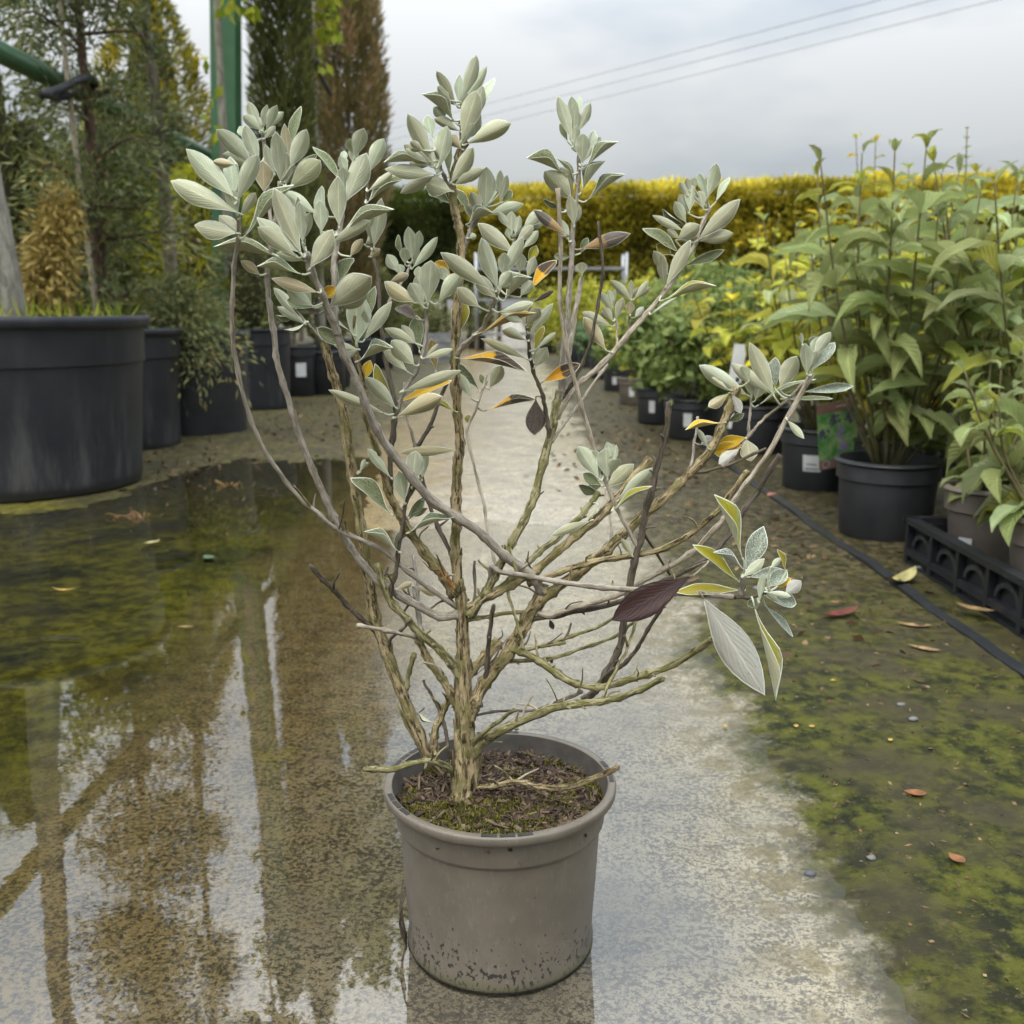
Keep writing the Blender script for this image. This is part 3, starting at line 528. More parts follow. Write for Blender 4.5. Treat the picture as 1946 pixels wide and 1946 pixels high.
LEAVES = {
1: '''560 1240 115 1025 170 U g;545 1120 225 800 150 U n;590 1150 730 840 130 U n;560 1100 530 850 110 F n;580 1250 520 1075 110 U n;560 1400 285 1350 150 U g;660 1400 975 1055 150 Ul g;610 1280 710 1115 80 U g
740 640 665 445 90 U n;750 640 630 545 90 U n;775 620 800 465 70 U n;800 640 870 470 80 U n;790 700 860 620 70 U n;720 600 700 520 60 F n
690 890 440 655 150 U n;730 860 640 620 120 U n;640 700 600 620 80 F n;900 1000 870 670 120 U n;940 1030 945 820 110 U g;980 900 1090 650 120 U n;970 760 1045 480 90 Fr g;960 830 930 610 90 U t;980 1000 1160 830 90 F g;970 1070 1185 880 150 U o;850 950 790 760 80 U n;780 1090 770 880 150 U t;560 900 410 880 70 U t
1040 1520 860 1090 180 U g;1020 1530 740 1300 150 U n;1000 1560 745 1370 140 U g;900 1580 430 1490 110 Ur g;1060 1600 880 1550 90 U g;1060 1450 1040 1180 110 U n;1130 1640 1280 1390 160 U g;1080 1480 1020 1140 90 Fr g;1040 1700 740 1640 130 Ur g;1150 1830 850 1740 100 U t
1330 1000 1150 770 110 Fl g;1390 1150 1530 830 190 U n;1330 1330 1320 1000 160 U g;1360 880 1370 800 60 F n;1450 830 1510 640 120 U n;1550 950 1655 720 110 U n;1380 960 1340 840 80 U n;1200 1350 1210 1070 110 Fr n;1200 1380 1190 1170 110 U n;1150 1250 930 1100 110 U n;1350 1400 1710 1220 130 Ul g;1280 1480 1550 1320 110 U g
1560 1160 1790 980 130 Ul g;1560 1080 1720 960 90 U g;1590 1480 1640 1160 130 U n;1530 1480 1620 1400 90 U g;1560 1570 1630 1520 60 U t;1420 1560 1500 1450 80 U t;1330 1760 1430 1590 120 Fr g;1280 1930 1560 1720 200 U g;1200 1870 1300 1800 100 F y;740 1700 615 1610 80 U t;1450 900 1420 740 80 U n''',
2: '''690 420 790 110 120 U n;640 450 505 225 90 U g;600 420 510 330 80 U n;630 580 415 375 120 Ur g;660 430 670 240 70 F n;690 700 790 370 150 U g;780 530 920 270 110 Fr n;760 580 840 330 110 U n;740 740 1035 600 140 U g;660 650 490 565 90 U g;690 740 770 600 80 U n;560 560 480 480 80 U n
470 880 295 540 130 U g;510 930 575 630 130 U n;470 690 430 540 110 F n;440 900 280 790 80 U g;400 790 310 735 60 U g;420 880 125 870 90 Ur g;465 970 135 935 110 U g;590 960 600 760 90 Fr g;620 1010 770 780 120 U g;680 780 580 690 90 U t;600 1090 430 1030 150 U g;600 1180 450 1110 110 Fl g;650 1040 770 970 80 U g;750 1290 620 1070 90 Fl g;660 1250 700 1200 55 F t
860 1200 870 925 160 U n;830 1260 755 1105 100 U g;880 1190 1000 1000 70 Fr n;970 1160 1020 980 60 U n;960 1100 970 945 60 U n;990 1170 1050 1090 70 F g;900 1260 1130 1190 100 U n;740 1330 900 1240 110 Ul g;740 1440 790 1420 50 U n
1060 1540 815 1340 130 U g;1050 1400 1050 1250 90 U n;1080 1400 1110 1280 60 U n;1150 1350 1270 1240 100 U n;1090 1470 1200 1350 100 U g;1150 1500 1245 1390 80 U n;1020 1350 960 1250 60 U n;1040 1440 1020 1370 50 U n
940 1780 830 1450 150 U n;1000 1700 1130 1440 100 U n;990 1700 1000 1550 100 U n;900 1720 840 1580 80 U n;960 1800 1050 1690 100 U n;930 1870 790 1720 110 U g;1010 1880 1180 1720 160 Ul g;1110 1680 1130 1560 90 U n;1170 1720 1220 1580 80 U n;1180 1600 1235 1500 80 F o;1210 1790 1370 1600 110 Fr k;1120 1860 1200 1760 90 U n;880 1800 545 1555 140 U g;600 1720 500 1620 130 F y
440 1900 460 1620 180 U n;520 1900 670 1710 120 U n;400 1932 310 1780 130 U n;380 1750 370 1650 90 U n;560 1750 540 1650 80 U n;320 1900 125 1770 130 U t;800 1932 655 1810 130 U o
320 1580 295 1365 110 U n;360 1530 375 1390 80 U n;250 1560 215 1420 70 Fr g;340 1640 505 1440 80 U n;270 1620 265 1510 80 U n;220 1680 140 1565 90 U n;240 1710 230 1635 80 U n;160 1760 290 1710 80 U t
1490 700 1395 410 100 U n;1510 600 1495 405 80 U n;1550 520 1550 405 45 F n;1550 640 1630 455 80 U n;1500 760 1530 620 90 U n;1570 880 1575 680 110 U n;1620 800 1660 650 70 F n;1460 720 1405 600 55 F g;1430 960 1180 840 110 Ur g;1510 1020 1400 845 80 Ur g;1480 1140 1300 950 150 U g;1600 910 1820 730 100 Ul g;1570 1090 1720 870 130 Ul g;1620 1150 1870 970 130 Ul g;1510 1330 1480 1130 100 U g;1430 1230 1290 1155 60 Fr g;1440 1400 1220 1240 90 U d;1470 1450 1420 1310 60 U n;1590 1510 1910 1410 120 U d;1560 1540 1610 1440 60 F g;1570 1700 1570 1620 95 U g;1480 1580 1370 1570 60 F n''',
3: '''880 640 880 285 190 U n;960 480 1010 255 110 Fr g;950 620 1130 370 110 U n;840 590 680 430 80 Ul g;820 690 600 560 110 F g;880 710 720 680 70 U g;905 790 1130 690 150 Ul g;1240 860 1080 700 100 U g;930 930 980 795 80 F y;1150 1130 1010 830 130 Fr o;1150 1120 950 920 110 U g;1060 1170 690 1015 85 U o;1200 1090 1565 950 120 Fr y;1190 1200 1500 1060 130 U t;1250 1010 1630 870 100 U g;1590 1160 1390 1080 80 Ur o
1340 700 1320 470 110 F g;1300 660 1095 560 90 U g;1290 810 1140 650 150 U g;1310 480 1170 400 110 Fl x;1390 770 1580 710 60 U g;1460 850 1430 640 90 U y;1620 600 1650 350 140 F o
480 500 280 270 100 U n;540 380 370 260 120 U n;560 400 370 350 100 F g;430 480 290 465 55 Fr g;500 520 360 580 80 Ul g;600 440 470 410 60 F x
1230 1820 1190 1610 110 U n;1290 1700 1310 1470 140 U n;1360 1650 1390 1460 80 U n;1110 1900 850 1660 160 Fl g;1120 1640 970 1450 90 U n;1260 1932 1380 1800 80 F g;1600 1450 1210 1470 85 U t;910 1600 940 1520 40 U n;900 1600 960 1550 35 U o''',
7: '''900 230 1180 110 120 Ul g;880 140 990 0 80 F g;790 370 565 230 110 Ur g;790 390 800 240 60 F g;700 570 800 550 50 F o;800 650 900 610 60 U t;930 640 1090 690 75 U t;1060 1640 950 1570 60 Ul o''',
4: '''640 1030 710 860 90 Fr o;660 1010 790 900 50 U n;650 1140 730 1010 110 U g;570 950 410 880 80 U g;560 1080 260 945 80 U o;620 880 770 690 90 U n;590 830 680 720 110 U g;640 670 780 590 45 U x;720 1250 970 1130 100 F k;310 1460 640 1380 90 Ul k;120 1090 570 1150 150 Ul k;240 900 630 750 115 Ul y;400 740 620 680 75 U n
320 1290 400 1140 120 U g;220 1300 95 1130 100 Fr g;165 1360 85 1200 90 U n;270 1280 240 1200 50 F g;150 1560 160 1500 60 F t;650 1400 640 1640 160 F x;1150 1000 1005 790 110 U t;1190 840 1000 750 80 U g;1200 720 1130 610 70 U n;1210 700 1190 590 50 U n;1220 700 1230 580 40 U n;1210 800 1150 710 70 U g;1240 790 1290 650 80 U g;1340 650 1205 515 70 U g;1350 640 1350 515 50 U g;1380 640 1470 520 60 U g;1340 760 1340 670 70 U t;1380 780 1440 710 50 U w''',
5: '''600 460 550 370 60 U n;620 430 600 345 60 U n;620 580 640 400 90 U n;660 420 660 340 35 U n;740 470 690 310 60 F n;760 460 820 240 100 U n;820 500 910 340 70 Fr n;720 560 690 440 80 U n;590 660 515 520 90 U n;580 690 425 580 80 Fr g;560 720 355 620 70 U g;540 780 460 720 60 U g;540 790 690 690 120 U g;700 780 980 510 120 U g;520 870 290 710 120 Fl g;480 900 380 830 100 F o;450 1030 360 880 90 U g;460 1110 620 810 110 U g;600 980 865 875 80 F g;450 1230 800 1125 100 Ul o;350 1330 520 1220 35 U n
1480 1760 1470 1560 100 U n;1450 1560 1440 1480 35 U n;1510 1580 1540 1510 80 F g;1540 1640 1650 1480 90 U n;1530 1740 1680 1560 100 F s''',
6: '''1350 290 1450 100 130 U g;1310 290 1310 110 110 F s;1290 330 1145 15 120 U g;1520 330 1820 295 75 F s;1220 410 1560 240 90 Ul g;1390 380 1680 380 45 Fr g;1100 340 810 160 130 U n;990 310 890 240 50 U o;1130 250 1090 160 80 U n;1150 350 1140 240 70 U n;1180 290 1260 140 80 U n;1180 380 1210 290 80 U g;990 350 870 430 80 U t;1030 360 1080 470 60 U w;1000 530 1100 480 60 F g;950 540 720 580 65 Ur y;1100 690 910 740 120 F y;1110 640 930 690 100 F y;1060 720 940 810 80 U w;1120 660 1150 790 130 U o;1400 530 1500 640 60 U g;860 700 800 590 45 U n;820 680 900 640 70 U w
130 900 0 710 120 U n;190 900 180 720 130 U n;210 750 190 670 60 U n;230 800 250 690 50 U n;140 950 30 880 90 F g;200 960 360 820 110 U o;130 1010 0 960 90 Fr g;280 1040 500 840 90 U n;250 1110 470 955 80 Ul o;120 1100 60 1190 60 U g''',
8: '''840 160 580 260 75 U o;1160 400 1090 290 70 U o;1560 580 1040 870 190 F r;560 880 585 950 45 F x;560 1150 575 1200 30 F x''',
9: '''680 660 485 190 190 Ur o;730 760 860 445 210 F s;640 860 305 590 120 Fl o;700 780 470 640 120 Ur s;640 950 155 960 160 Fl o;710 830 865 700 110 U n;770 840 1025 790 100 F s;830 1030 860 825 80 U n;900 920 1050 800 150 F s;1040 780 980 625 80 Fl o;930 760 1000 690 60 U n;930 930 1080 860 90 F y;1050 970 1165 880 100 U w;890 1000 1125 1060 150 F s;900 970 1080 1000 60 U n;800 1090 740 1040 80 F g;900 1100 1100 1320 110 Fr s;800 1130 970 1820 200 Ul o;400 1060 850 1770 290 U w'''}
def build_leaves():
    rng = random.Random(11); cnt = 0; extra = []; arr = np.array([(s[0], s[1]) for s in SAMP])
    for cid, txt in LEAVES.items():
        ox, oy, sc = CR_[cid]
        for it in txt.replace('\n', ';').split(';'):
            f = it.split(); bx, by, tx, ty, w = [float(q) for q in f[:5]]; O, K = f[5], f[6]
            bx, by, tx, ty, w = ox+bx*sc, oy+by*sc, ox+tx*sc, oy+ty*sc, w*sc
            d2 = np.hypot(arr[:, 0]-bx, arr[:, 1]-by)
            dx, dy = tx-bx, ty-by; ln = math.hypot(dx, dy)
            pen = ((arr[:, 0]-bx)*dx+(arr[:, 1]-by)*dy)/ln       # prefer a twig point behind the leaf base
            k = int(np.argmin(d2+np.maximum(0, pen)*.6)); px, py, dep, bp, bo, br = SAMP[k]
            und = O[0] == 'U'
            db = dep+(-.006 if und else .008)+rng.uniform(-.004, .004)
            tilt = (rng.uniform(-.42, -.05) if und else rng.uniform(.0, .4))
            if O in ('Ul', 'Ur'): tilt = rng.uniform(-.2, .05)
            if K in 'wr': tilt = -.05
            if K == 'r': db = -.135
            mpp = (Y0+db)/FPX
            bx -= dx*.14; by -= dy*.14; tx += dx*.04; ty += dy*.04
            P0 = at(bx, by, Y0+db); P1 = at(tx, ty, Y0+db+tilt*ln*mpp)
            ax = (P1-P0); Lm = ax.length; ax.normalize(); cam_v = (CAM-P0); cam_v = (cam_v-ax*cam_v.dot(ax)).normalized(); right = ax.cross(cam_v)   # image right of growth
            jit = rng.uniform(-14, 14)*(K not in 'rw')
            phi = {'U': 180+jit*1.3, 'F': jit, 'Ur': 74+jit*.4, 'Ul': -74+jit*.4, 'Fr': -42+jit*.5, 'Fl': 42+jit*.5}[O]; ph = math.radians(phi)
            Z = cam_v*math.cos(ph)+right*math.sin(ph); X = ax.cross(Z).normalized(); Z = X.cross(ax).normalized()
            sh = rng.choice([2, 4, 6]) if O in ('Ul', 'Ur') else rng.choice([0, 1, 2, 3, 5] if K not in 'wr' else [0, 5])
            W = w*mpp*{2: 1.20, 1: .90}.get(len(O) if O[0] == 'U' else 1, .90)*rng.uniform(.88, 1.1)
            if K in 'rw': W *= 1.25; jit = 0
            if K == 'n' and len(O) == 1: sh = rng.choice([0, 1, 5, 3])
            M = Matrix((X, ax, Z)).transposed().to_4x4(); M.translation = P0-SO
            M = M @ Matrix.Diagonal((W, Lm, W, 1))
            bend = SHAPES[sh][1]
            o = obj('leaf', leaf_mesh(K, sh), bo); o.matrix_local = M
            rm = obj('leaf_margin', rim_mesh(K, sh), bo); rm.matrix_local = M
            cnt += 1
            if K in 'ng' and len(O) == 1 and rng.random() < .42:      # the rosettes' inner leaves
                rot = Matrix.Rotation(math.radians(rng.choice((-1, 1))*rng.uniform(16, 38)), 4, cam_v) @ Matrix.Rotation(math.radians(rng.uniform(-25, 25)), 4, right)
                Q = rot @ Matrix((X, ax, Z)).transposed().to_4x4(); Q.translation = P0-SO+(-cam_v)*.007; extra.append((K, rng.choice([0, 1, 3, 5]), Q @ Matrix.Diagonal((W*.85, Lm*rng.uniform(.65, .9), W*.85, 1))))
            gap = (P0-bp).length
            if gap > br*.7:
                a = bp-SO; b = P0-SO; m1 = a.lerp(b, .45)+ax*gap*.12*(-1)
                mb = MB(); c = P0-SO+ax*Lm*.07
                pth = smooth_path([a, m1, b, c], 3); mb.tube(pth, [max(.0007, .0011-.0004*i/len(pth)) for i in range(len(pth))], 6)
                mb.build('petiole', LM['n'][1] if K not in 'kdxrw' else BARK['l'], bo)
    for K in 'ng':
        V, F, MI, UV = [], [], [], []
        for k2, sh, Q in extra:
            if k2 != K: continue
            me = leaf_mesh(K, sh); o = len(V); V += [Q @ v.co for v in me.vertices]; F += [tuple(o+i for i in p.vertices) for p in me.polygons]; MI += [p.material_index for p in me.polygons]
            uv = [None]*len(me.vertices)
            for lp, d_ in zip(me.loops, me.uv_layers[0].data): uv[lp.vertex_index] = tuple(d_.uv)
            UV += uv
        tag(obj('inner_leaves', me_from('inner_leaves', V, F, LM[K], MI, True, UV), shrub), kind='stuff')
    return cnt
print('leaves', build_leaves())

# ---- the taupe pot
def pot_mat():
    t = NT('taupe_plastic'); v = t.tex(); x, y, z = t.sep(v); f = t.noise(v, 26, 5, .6); fine = t.noise(t.scale(v, (1, 1, .25)), 260, 3, .6)
    col = t.mix(t.step(f, .35, .7), (.140, .119, .092), (.114, .097, .075))
    col = t.mix(t.math('MULTIPLY', t.step(fine, .55, .7), .25), col, (.23, .20, .165))
    smear = t.step(t.noise(t.scale(v, (1, 1, .5)), 14, 3, .5), .56, .60); col = t.mix(t.math('MULTIPLY', smear, .22), col, (.095, .080, .060))
    low = t.math('SUBTRACT', 1.0, t.step(z, .01, .085))
    sp = t.math('GREATER_THAN', t.noise(t.scale(v, (1, 1, .7)), 230, 3, .55), t.math('MULTIPLY_ADD', low, -.165, .735))
    col = t.mix(sp, col, (.022, .020, .016))
    wl = t.math('SUBTRACT', 1.0, t.step(t.math('MULTIPLY_ADD', f, .02, z), .012, .022)); col = t.mix(t.math('MULTIPLY', wl, .5), col, (.085, .085, .035))
    return t.done(t.pbsdf(col, .46, .45, t.bump(fine, .12, .001)))
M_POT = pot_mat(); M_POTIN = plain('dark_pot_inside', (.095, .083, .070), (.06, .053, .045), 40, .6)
M_SLOT = plain('slot_shadow_plastic', (.03, .027, .024))
pot = None
def build_pot():
    global pot
    h = .178; mb = MB()
    prof = [(.0, -.006), (.093, -.006), (.0985, -.003), (.0995, .004), (.0975, .012), (.1015, .075), (.1045, .1335), (.1050, .1365), (.1085, .1385), (.1090, .141), (.1112, .1668)]
    mb.lathe(prof, 96)
    pot = mb.build('pot', M_POT, shrub)
    r = MB(); r.lathe([(.1112, .1662), (.1188, .1680), (.1205, .1695), (.1208, .1755), (.1200, .1775), (.1180, .1780), (.1128, .1780), (.1120, .1772)], 96)
    r.build('rim', M_POT, pot)
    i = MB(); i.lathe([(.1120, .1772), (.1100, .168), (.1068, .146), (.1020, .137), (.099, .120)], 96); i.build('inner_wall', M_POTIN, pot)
    for a0 in (-90, 4, 150, 205, 88):        # rim slots as thin dark boxes, their inner shade put into the colour
        for k in range(3):
            a = math.radians(a0+(k-1)*8.4+4); s = MB(); s.box((0, 0, 0), (.0046, .0145, .0012)); 
            o = s.build('rim_slot', M_SLOT, pot, (.1160*math.cos(a), .1160*math.sin(a), .1779), False); o.rotation_euler = (0, 0, a)
    rng = random.Random(3)
    for k in range(5):
        a = math.radians(184+k*2.6); p = []
        for q in range(7): 
            z = -.004+.07*q/6; rr = .0995+(.0035+.001*k)*math.sin(q/6*math.pi)+rng.uniform(0, .001)+.0006*q; p.append((rr*math.cos(a+q*.004*k), rr*math.sin(a+q*.004*k), z))
        m = MB(); m.tube(p, .0008, 5); m.build('root_strand', BARK['d'], pot)
build_pot()
# ---- compost, moss
def soil_h(x, y):
    r = math.hypot(x, y); return .159+.008*math.exp(-((x-.0)**2+(y+.0)**2)/.0016)+noise.noise(Vector((x*45, y*45, 1)))*.005+noise.noise(Vector((x*120, y*120, 2)))*.003-(.004 if r > .1 else 0)
def build_soil():
    t = NT('bark_compost'); v = t.tex(); f = t.noise(v, 150, 6, .75); g = t.noise(v, 30, 4, .6)
    col = t.mix(t.step(f, .35, .68), (.018, .013, .009), (.085, .058, .040)); col = t.mix(t.math('MULTIPLY', t.step(g, .5, .62), .6), col, (.055, .052, .012))
    m = t.done(t.pbsdf(col, .9, .2, t.bump(f, 1, .006)))
    n = 60; V = []; F = []; idx = {}
    for j in range(n+1):
        for i in range(n+1):
            x = -.1085+.217*i/n; y = -.1085+.217*j/n
            if math.hypot(x, y) <= .1085: idx[i, j] = len(V); V.append((x, y, soil_h(x, y)))
    for j in range(n):
        for i in range(n):
            q = [(i, j), (i+1, j), (i+1, j+1), (i, j+1)]
            if all(k in idx for k in q): F.append(tuple(idx[k] for k in q))
    soil = obj('soil', me_from('soil', V, F, m), shrub)
    rng = random.Random(8); chips = [plain('bark_chip_%d' % k, c, tuple(x*.6 for x in c), 120, .85, .2, .6) for k, c in enumerate(((.10, .065, .042), (.055, .038, .028), (.17, .125, .085)))]
    mb = MB()
    for k in range(1500):
        r = .107*math.sqrt(rng.random()); a = rng.uniform(0, 6.283); x, y = r*math.cos(a), r*math.sin(a)
        if x < .02 and y < -.02 and rng.random() < .6: continue
        l = rng.uniform(.003, .016)*(1 if rng.random() < .9 else 1.8); rot = Matrix.Rotation(rng.uniform(0, 6.28), 3, 'Z') @ Matrix.Rotation(rng.gauss(0, .35), 3, 'Y') @ Matrix.Rotation(rng.gauss(0, .3), 3, 'X')
        mb.box((x, y, soil_h(x, y)+.0015), (l, rng.uniform(.0008, .0045), rng.uniform(.0006, .002)), rot, rng.choice((0, 0, 1, 1, 2)))
    tag(mb.build('bark_chips', chips, soil, None, False), kind='stuff')
    # moss tufts and fine dead stalks
    mo = [plain('moss_%d' % k, c, tuple(x*.6 for x in c), 90, .8, .2) for k, c in enumerate(((.15, .155, .016), (.075, .085, .012), (.27, .24, .04), (.20, .15, .07)))]
    mb = MB()
    for k in range(22000):
        r = .108*math.sqrt(rng.random()); a = rng.uniform(0, 6.283); x, y = r*math.cos(a), r*math.sin(a)
        dens = noise.noise(Vector((x*26, y*26, 4)))+(.62 if (y < -.02 and x < .045) else -.05)+(.25 if x > .06 and abs(y) < .04 else 0)
        if dens < .12: continue
        z = soil_h(x, y)-.001; l = rng.uniform(.002, .006); lean = Vector((rng.gauss(0, .45), rng.gauss(0, .45), 1)).normalized()*l; s = Vector((rng.uniform(-1, 1), rng.uniform(-1, 1), 0))
        if s.length < 1e-3: continue
        s = s.normalized()*rng.uniform(.0004, .0009); p = Vector((x, y, z)); mi = rng.choice((0, 0, 1, 1, 2))
        mb.add([p-s, p+s, p+lean*.6+s*.8, p+lean, p+lean*.6-s*.8], [(0, 1, 2, 3, 4)], mi)
    for k in range(220):
        r = .1*math.sqrt(rng.random()); a = rng.uniform(0, 6.283); x, y = r*math.cos(a), r*math.sin(a); p = Vector((x, y, soil_h(x, y))); d = Vector((rng.gauss(0, 1), rng.gauss(0, 1), rng.uniform(.2, 1.2))).normalized(); c = Vector((rng.gauss(0, .5), rng.gauss(0, .5), -.5))
        l = rng.uniform(.006, .016); mb.tube([p, p+d*l*.6, p+d*l+c*l*.3], .00028, 4, rng.choice((3, 3, 2)))
    tag(mb.build('moss', mo, soil, None, False), kind='stuff')
build_soil()
# ------------------------------------------------------------------ foliage made of many small blades
def tint_mat(name, stops, trans=.25, rough=.6, k=1.6):
    stops = [(p, tuple(min(.9, q*k) for q in c)) for p, c in stops]
    t = NT(name); a = t.n('ShaderNodeAttribute'); a.attribute_name = 'tint'
    col = t.ramp(a.outputs['Fac'], *stops); b = t.pbsdf(col, rough, .3)
    tl = t.n('ShaderNodeBsdfTranslucent'); t.l(col, tl.inputs[0]); mx = t.n('ShaderNodeMixShader'); mx.inputs[0].default_value = trans
    t.l(b, mx.inputs[1]); t.l(tl.outputs[0], mx.inputs[2]); return t.done(mx.outputs[0])
def blades(name, P, D, W, tint, mat, parent, rs):
    """N diamond blades: base P, vector D, half width W; one mesh"""
    n = len(P); D = np.asarray(D); P = np.asarray(P); r = rs.normal(size=(n, 3)); S = np.cross(D, r); S /= np.linalg.norm(S, axis=1)[:, None]+1e-9; S *= np.asarray(W)[:, None]
    V = np.stack([P, P+D*.45+S, P+D, P+D*.45-S], 1).reshape(-1, 3).astype(np.float32)
    me = bpy.data.meshes.new(name); me.vertices.add(4*n); me.vertices.foreach_set('co', V.ravel())
    me.loops.add(4*n); me.loops.foreach_set('vertex_index', np.arange(4*n, dtype=np.int32)); me.polygons.add(n)
    me.polygons.foreach_set('loop_start', np.arange(0, 4*n, 4, dtype=np.int32)); me.polygons.foreach_set('loop_total', np.full(n, 4, dtype=np.int32))
    me.materials.append(mat); at_ = me.attributes.new('tint', 'FLOAT', 'POINT'); at_.data.foreach_set('value', np.repeat(np.asarray(tint, dtype=np.float32), 4))
    me.update(); me.validate(); return obj(name, me, parent)
def nrm(v): return v/(np.linalg.norm(v, axis=1)[:, None]+1e-9)
M_JUN = tint_mat('juniper_green', ((0, (.032, .044, .016)), (.5, (.088, .105, .040)), (.85, (.16, .165, .065)), (1, (.24, .19, .065))))
M_GOLD = tint_mat('golden_thuja', ((0, (.05, .055, .008)), (.45, (.18, .165, .014)), (.8, (.26, .21, .016)), (1, (.38, .26, .02))))
M_LIME = tint_mat('bright_green_conifer', ((0, (.025, .034, .004)), (.5, (.13, .145, .012)), (1, (.30, .30, .025))))
M_CYP = tint_mat('dark_cypress', ((0, (.03, .036, .010)), (.5, (.085, .095, .028)), (1, (.17, .17, .05))))
M_BRN = tint_mat('bronze_conifer', ((0, (.05, .046, .018)), (.5, (.14, .12, .048)), (.8, (.22, .155, .075)), (1, (.30, .17, .11))), k=1.7)
M_LEAFG = tint_mat('fresh_tree_leaf', ((0, (.05, .075, .008)), (.5, (.13, .17, .012)), (1, (.28, .29, .03))), .45)
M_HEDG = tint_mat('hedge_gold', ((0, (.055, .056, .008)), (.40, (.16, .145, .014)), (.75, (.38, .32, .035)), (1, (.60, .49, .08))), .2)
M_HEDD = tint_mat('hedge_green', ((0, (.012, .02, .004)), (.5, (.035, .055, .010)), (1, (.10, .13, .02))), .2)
M_CORE = plain('inner_twig_brown', (.060, .052, .026), (.035, .032, .016), 14, .9, .1)
M_TRUNKG = bark_mat('grey_tree_bark', (.22, .205, .17), (.11, .10, .08), (.36, .35, .30), .25, .5, .16)
M_TRUNKR = bark_mat('reddish_conifer_bark', (.13, .075, .055), (.065, .04, .032), (.035, .022, .018), .05, .8, .12)
M_TRUNKB = bark_mat('brown_tree_bark', (.20, .165, .12), (.11, .09, .07), (.05, .04, .03), .15, .7, .12)
M_CANE = plain('bamboo_cane', (.42, .36, .27), (.28, .24, .18), 30, .6, .3, .2, (1, 1, .2))
M_BLACK = plain('black_plastic', (.012, .0135, .016), (.020, .021, .024), 9, .42, .45, .1)
def dusty_pot():
    t = NT('dusty_black_plastic'); v = t.tex(); x, y, z = t.sep(v); s = t.noise(t.scale(v, (1, 1, .12)), 16, 5, .65); n = t.noise(v, 5, 4, .6)
    col = t.mix(t.step(n, .35, .7), (.0085, .010, .0135), (.017, .0185, .022)); dust = t.math('MULTIPLY', t.step(s, .48, .72), t.math('MULTIPLY_ADD', t.step(z, .42, .04), .6, .18))
    col = t.mix(dust, col, (.085, .083, .078)); foot_band = t.step(t.math('MULTIPLY_ADD', n, .07, z), .085, .055); col = t.mix(foot_band, col, (.006, .006, .005))  # pale dust streaks, then a near-black band round the foot
    return t.done(t.pbsdf(col, .48, .4, t.bump(s, .08, .003)))
M_BLACKD = dusty_pot()
M_GREYP = plain('dark_grey_plastic', (.034, .037, .041), (.024, .026, .029), 8, .45, .45, .1)
M_TAUPE2 = plain('taupe_plastic_plain', (.150, .125, .103), (.115, .096, .080), 12, .5, .4, .1)
M_LABEL = plain('white_label', (.62, .63, .63), (.55, .56, .56), 20, .5)
M_PRINT = plain('label_print', (.22, .23, .24))
M_SOILB = plain('dark_compost', (.035, .026, .018), (.016, .012, .009), 60, .95, .1, .8)
M_GREENP = plain('green_painted_steel', (.050, .130, .062), (.042, .110, .052), 7, .35, .5, .05)
M_RUBBER = plain('black_rubber_strap', (.012, .013, .016), (.02, .02, .024), 20, .5)
M_GALV = plain('galvanised_steel', (.36, .37, .38), (.26, .27, .28), 12, .4, .5, .1, (1, 1, 1), .6)

def crown_spray(parent, curves, per, ln, wd, mat, seed, tint0=.45, name='crown', spread=.05):
    """feathery foliage along branch curves (list of point lists)"""
    rs = np.random.RandomState(seed); P = []; D = []; T = []
    for c in curves:
        c = np.array([tuple(q) for q in c]); n = per; s = rs.rand(n)**.8*(len(c)-1.001); i = s.astype(int); f = (s-i)[:, None]
        b = c[i]*(1-f)+c[i+1]*f; tn = nrm(c[i+1]-c[i]); off = rs.normal(size=(n, 3))*spread*(.5+.7*(s/(len(c)-1)))[:, None]
        P.append(b+off); D.append(nrm(tn*.9+nrm(off)*.8+rs.normal(size=(n, 3))*.45+np.array([0, 0, .25]))); T.append(np.clip(tint0+rs.normal(size=n)*.16+.15*rs.normal(), 0, 1))
    P = np.concatenate(P); D = np.concatenate(D); T = np.concatenate(T); n = len(P); L = ln*rs.uniform(.5, 1.3, n)
    return blades(name, P, D*L[:, None], wd*rs.uniform(.6, 1.3, n), T, mat, parent, rs)
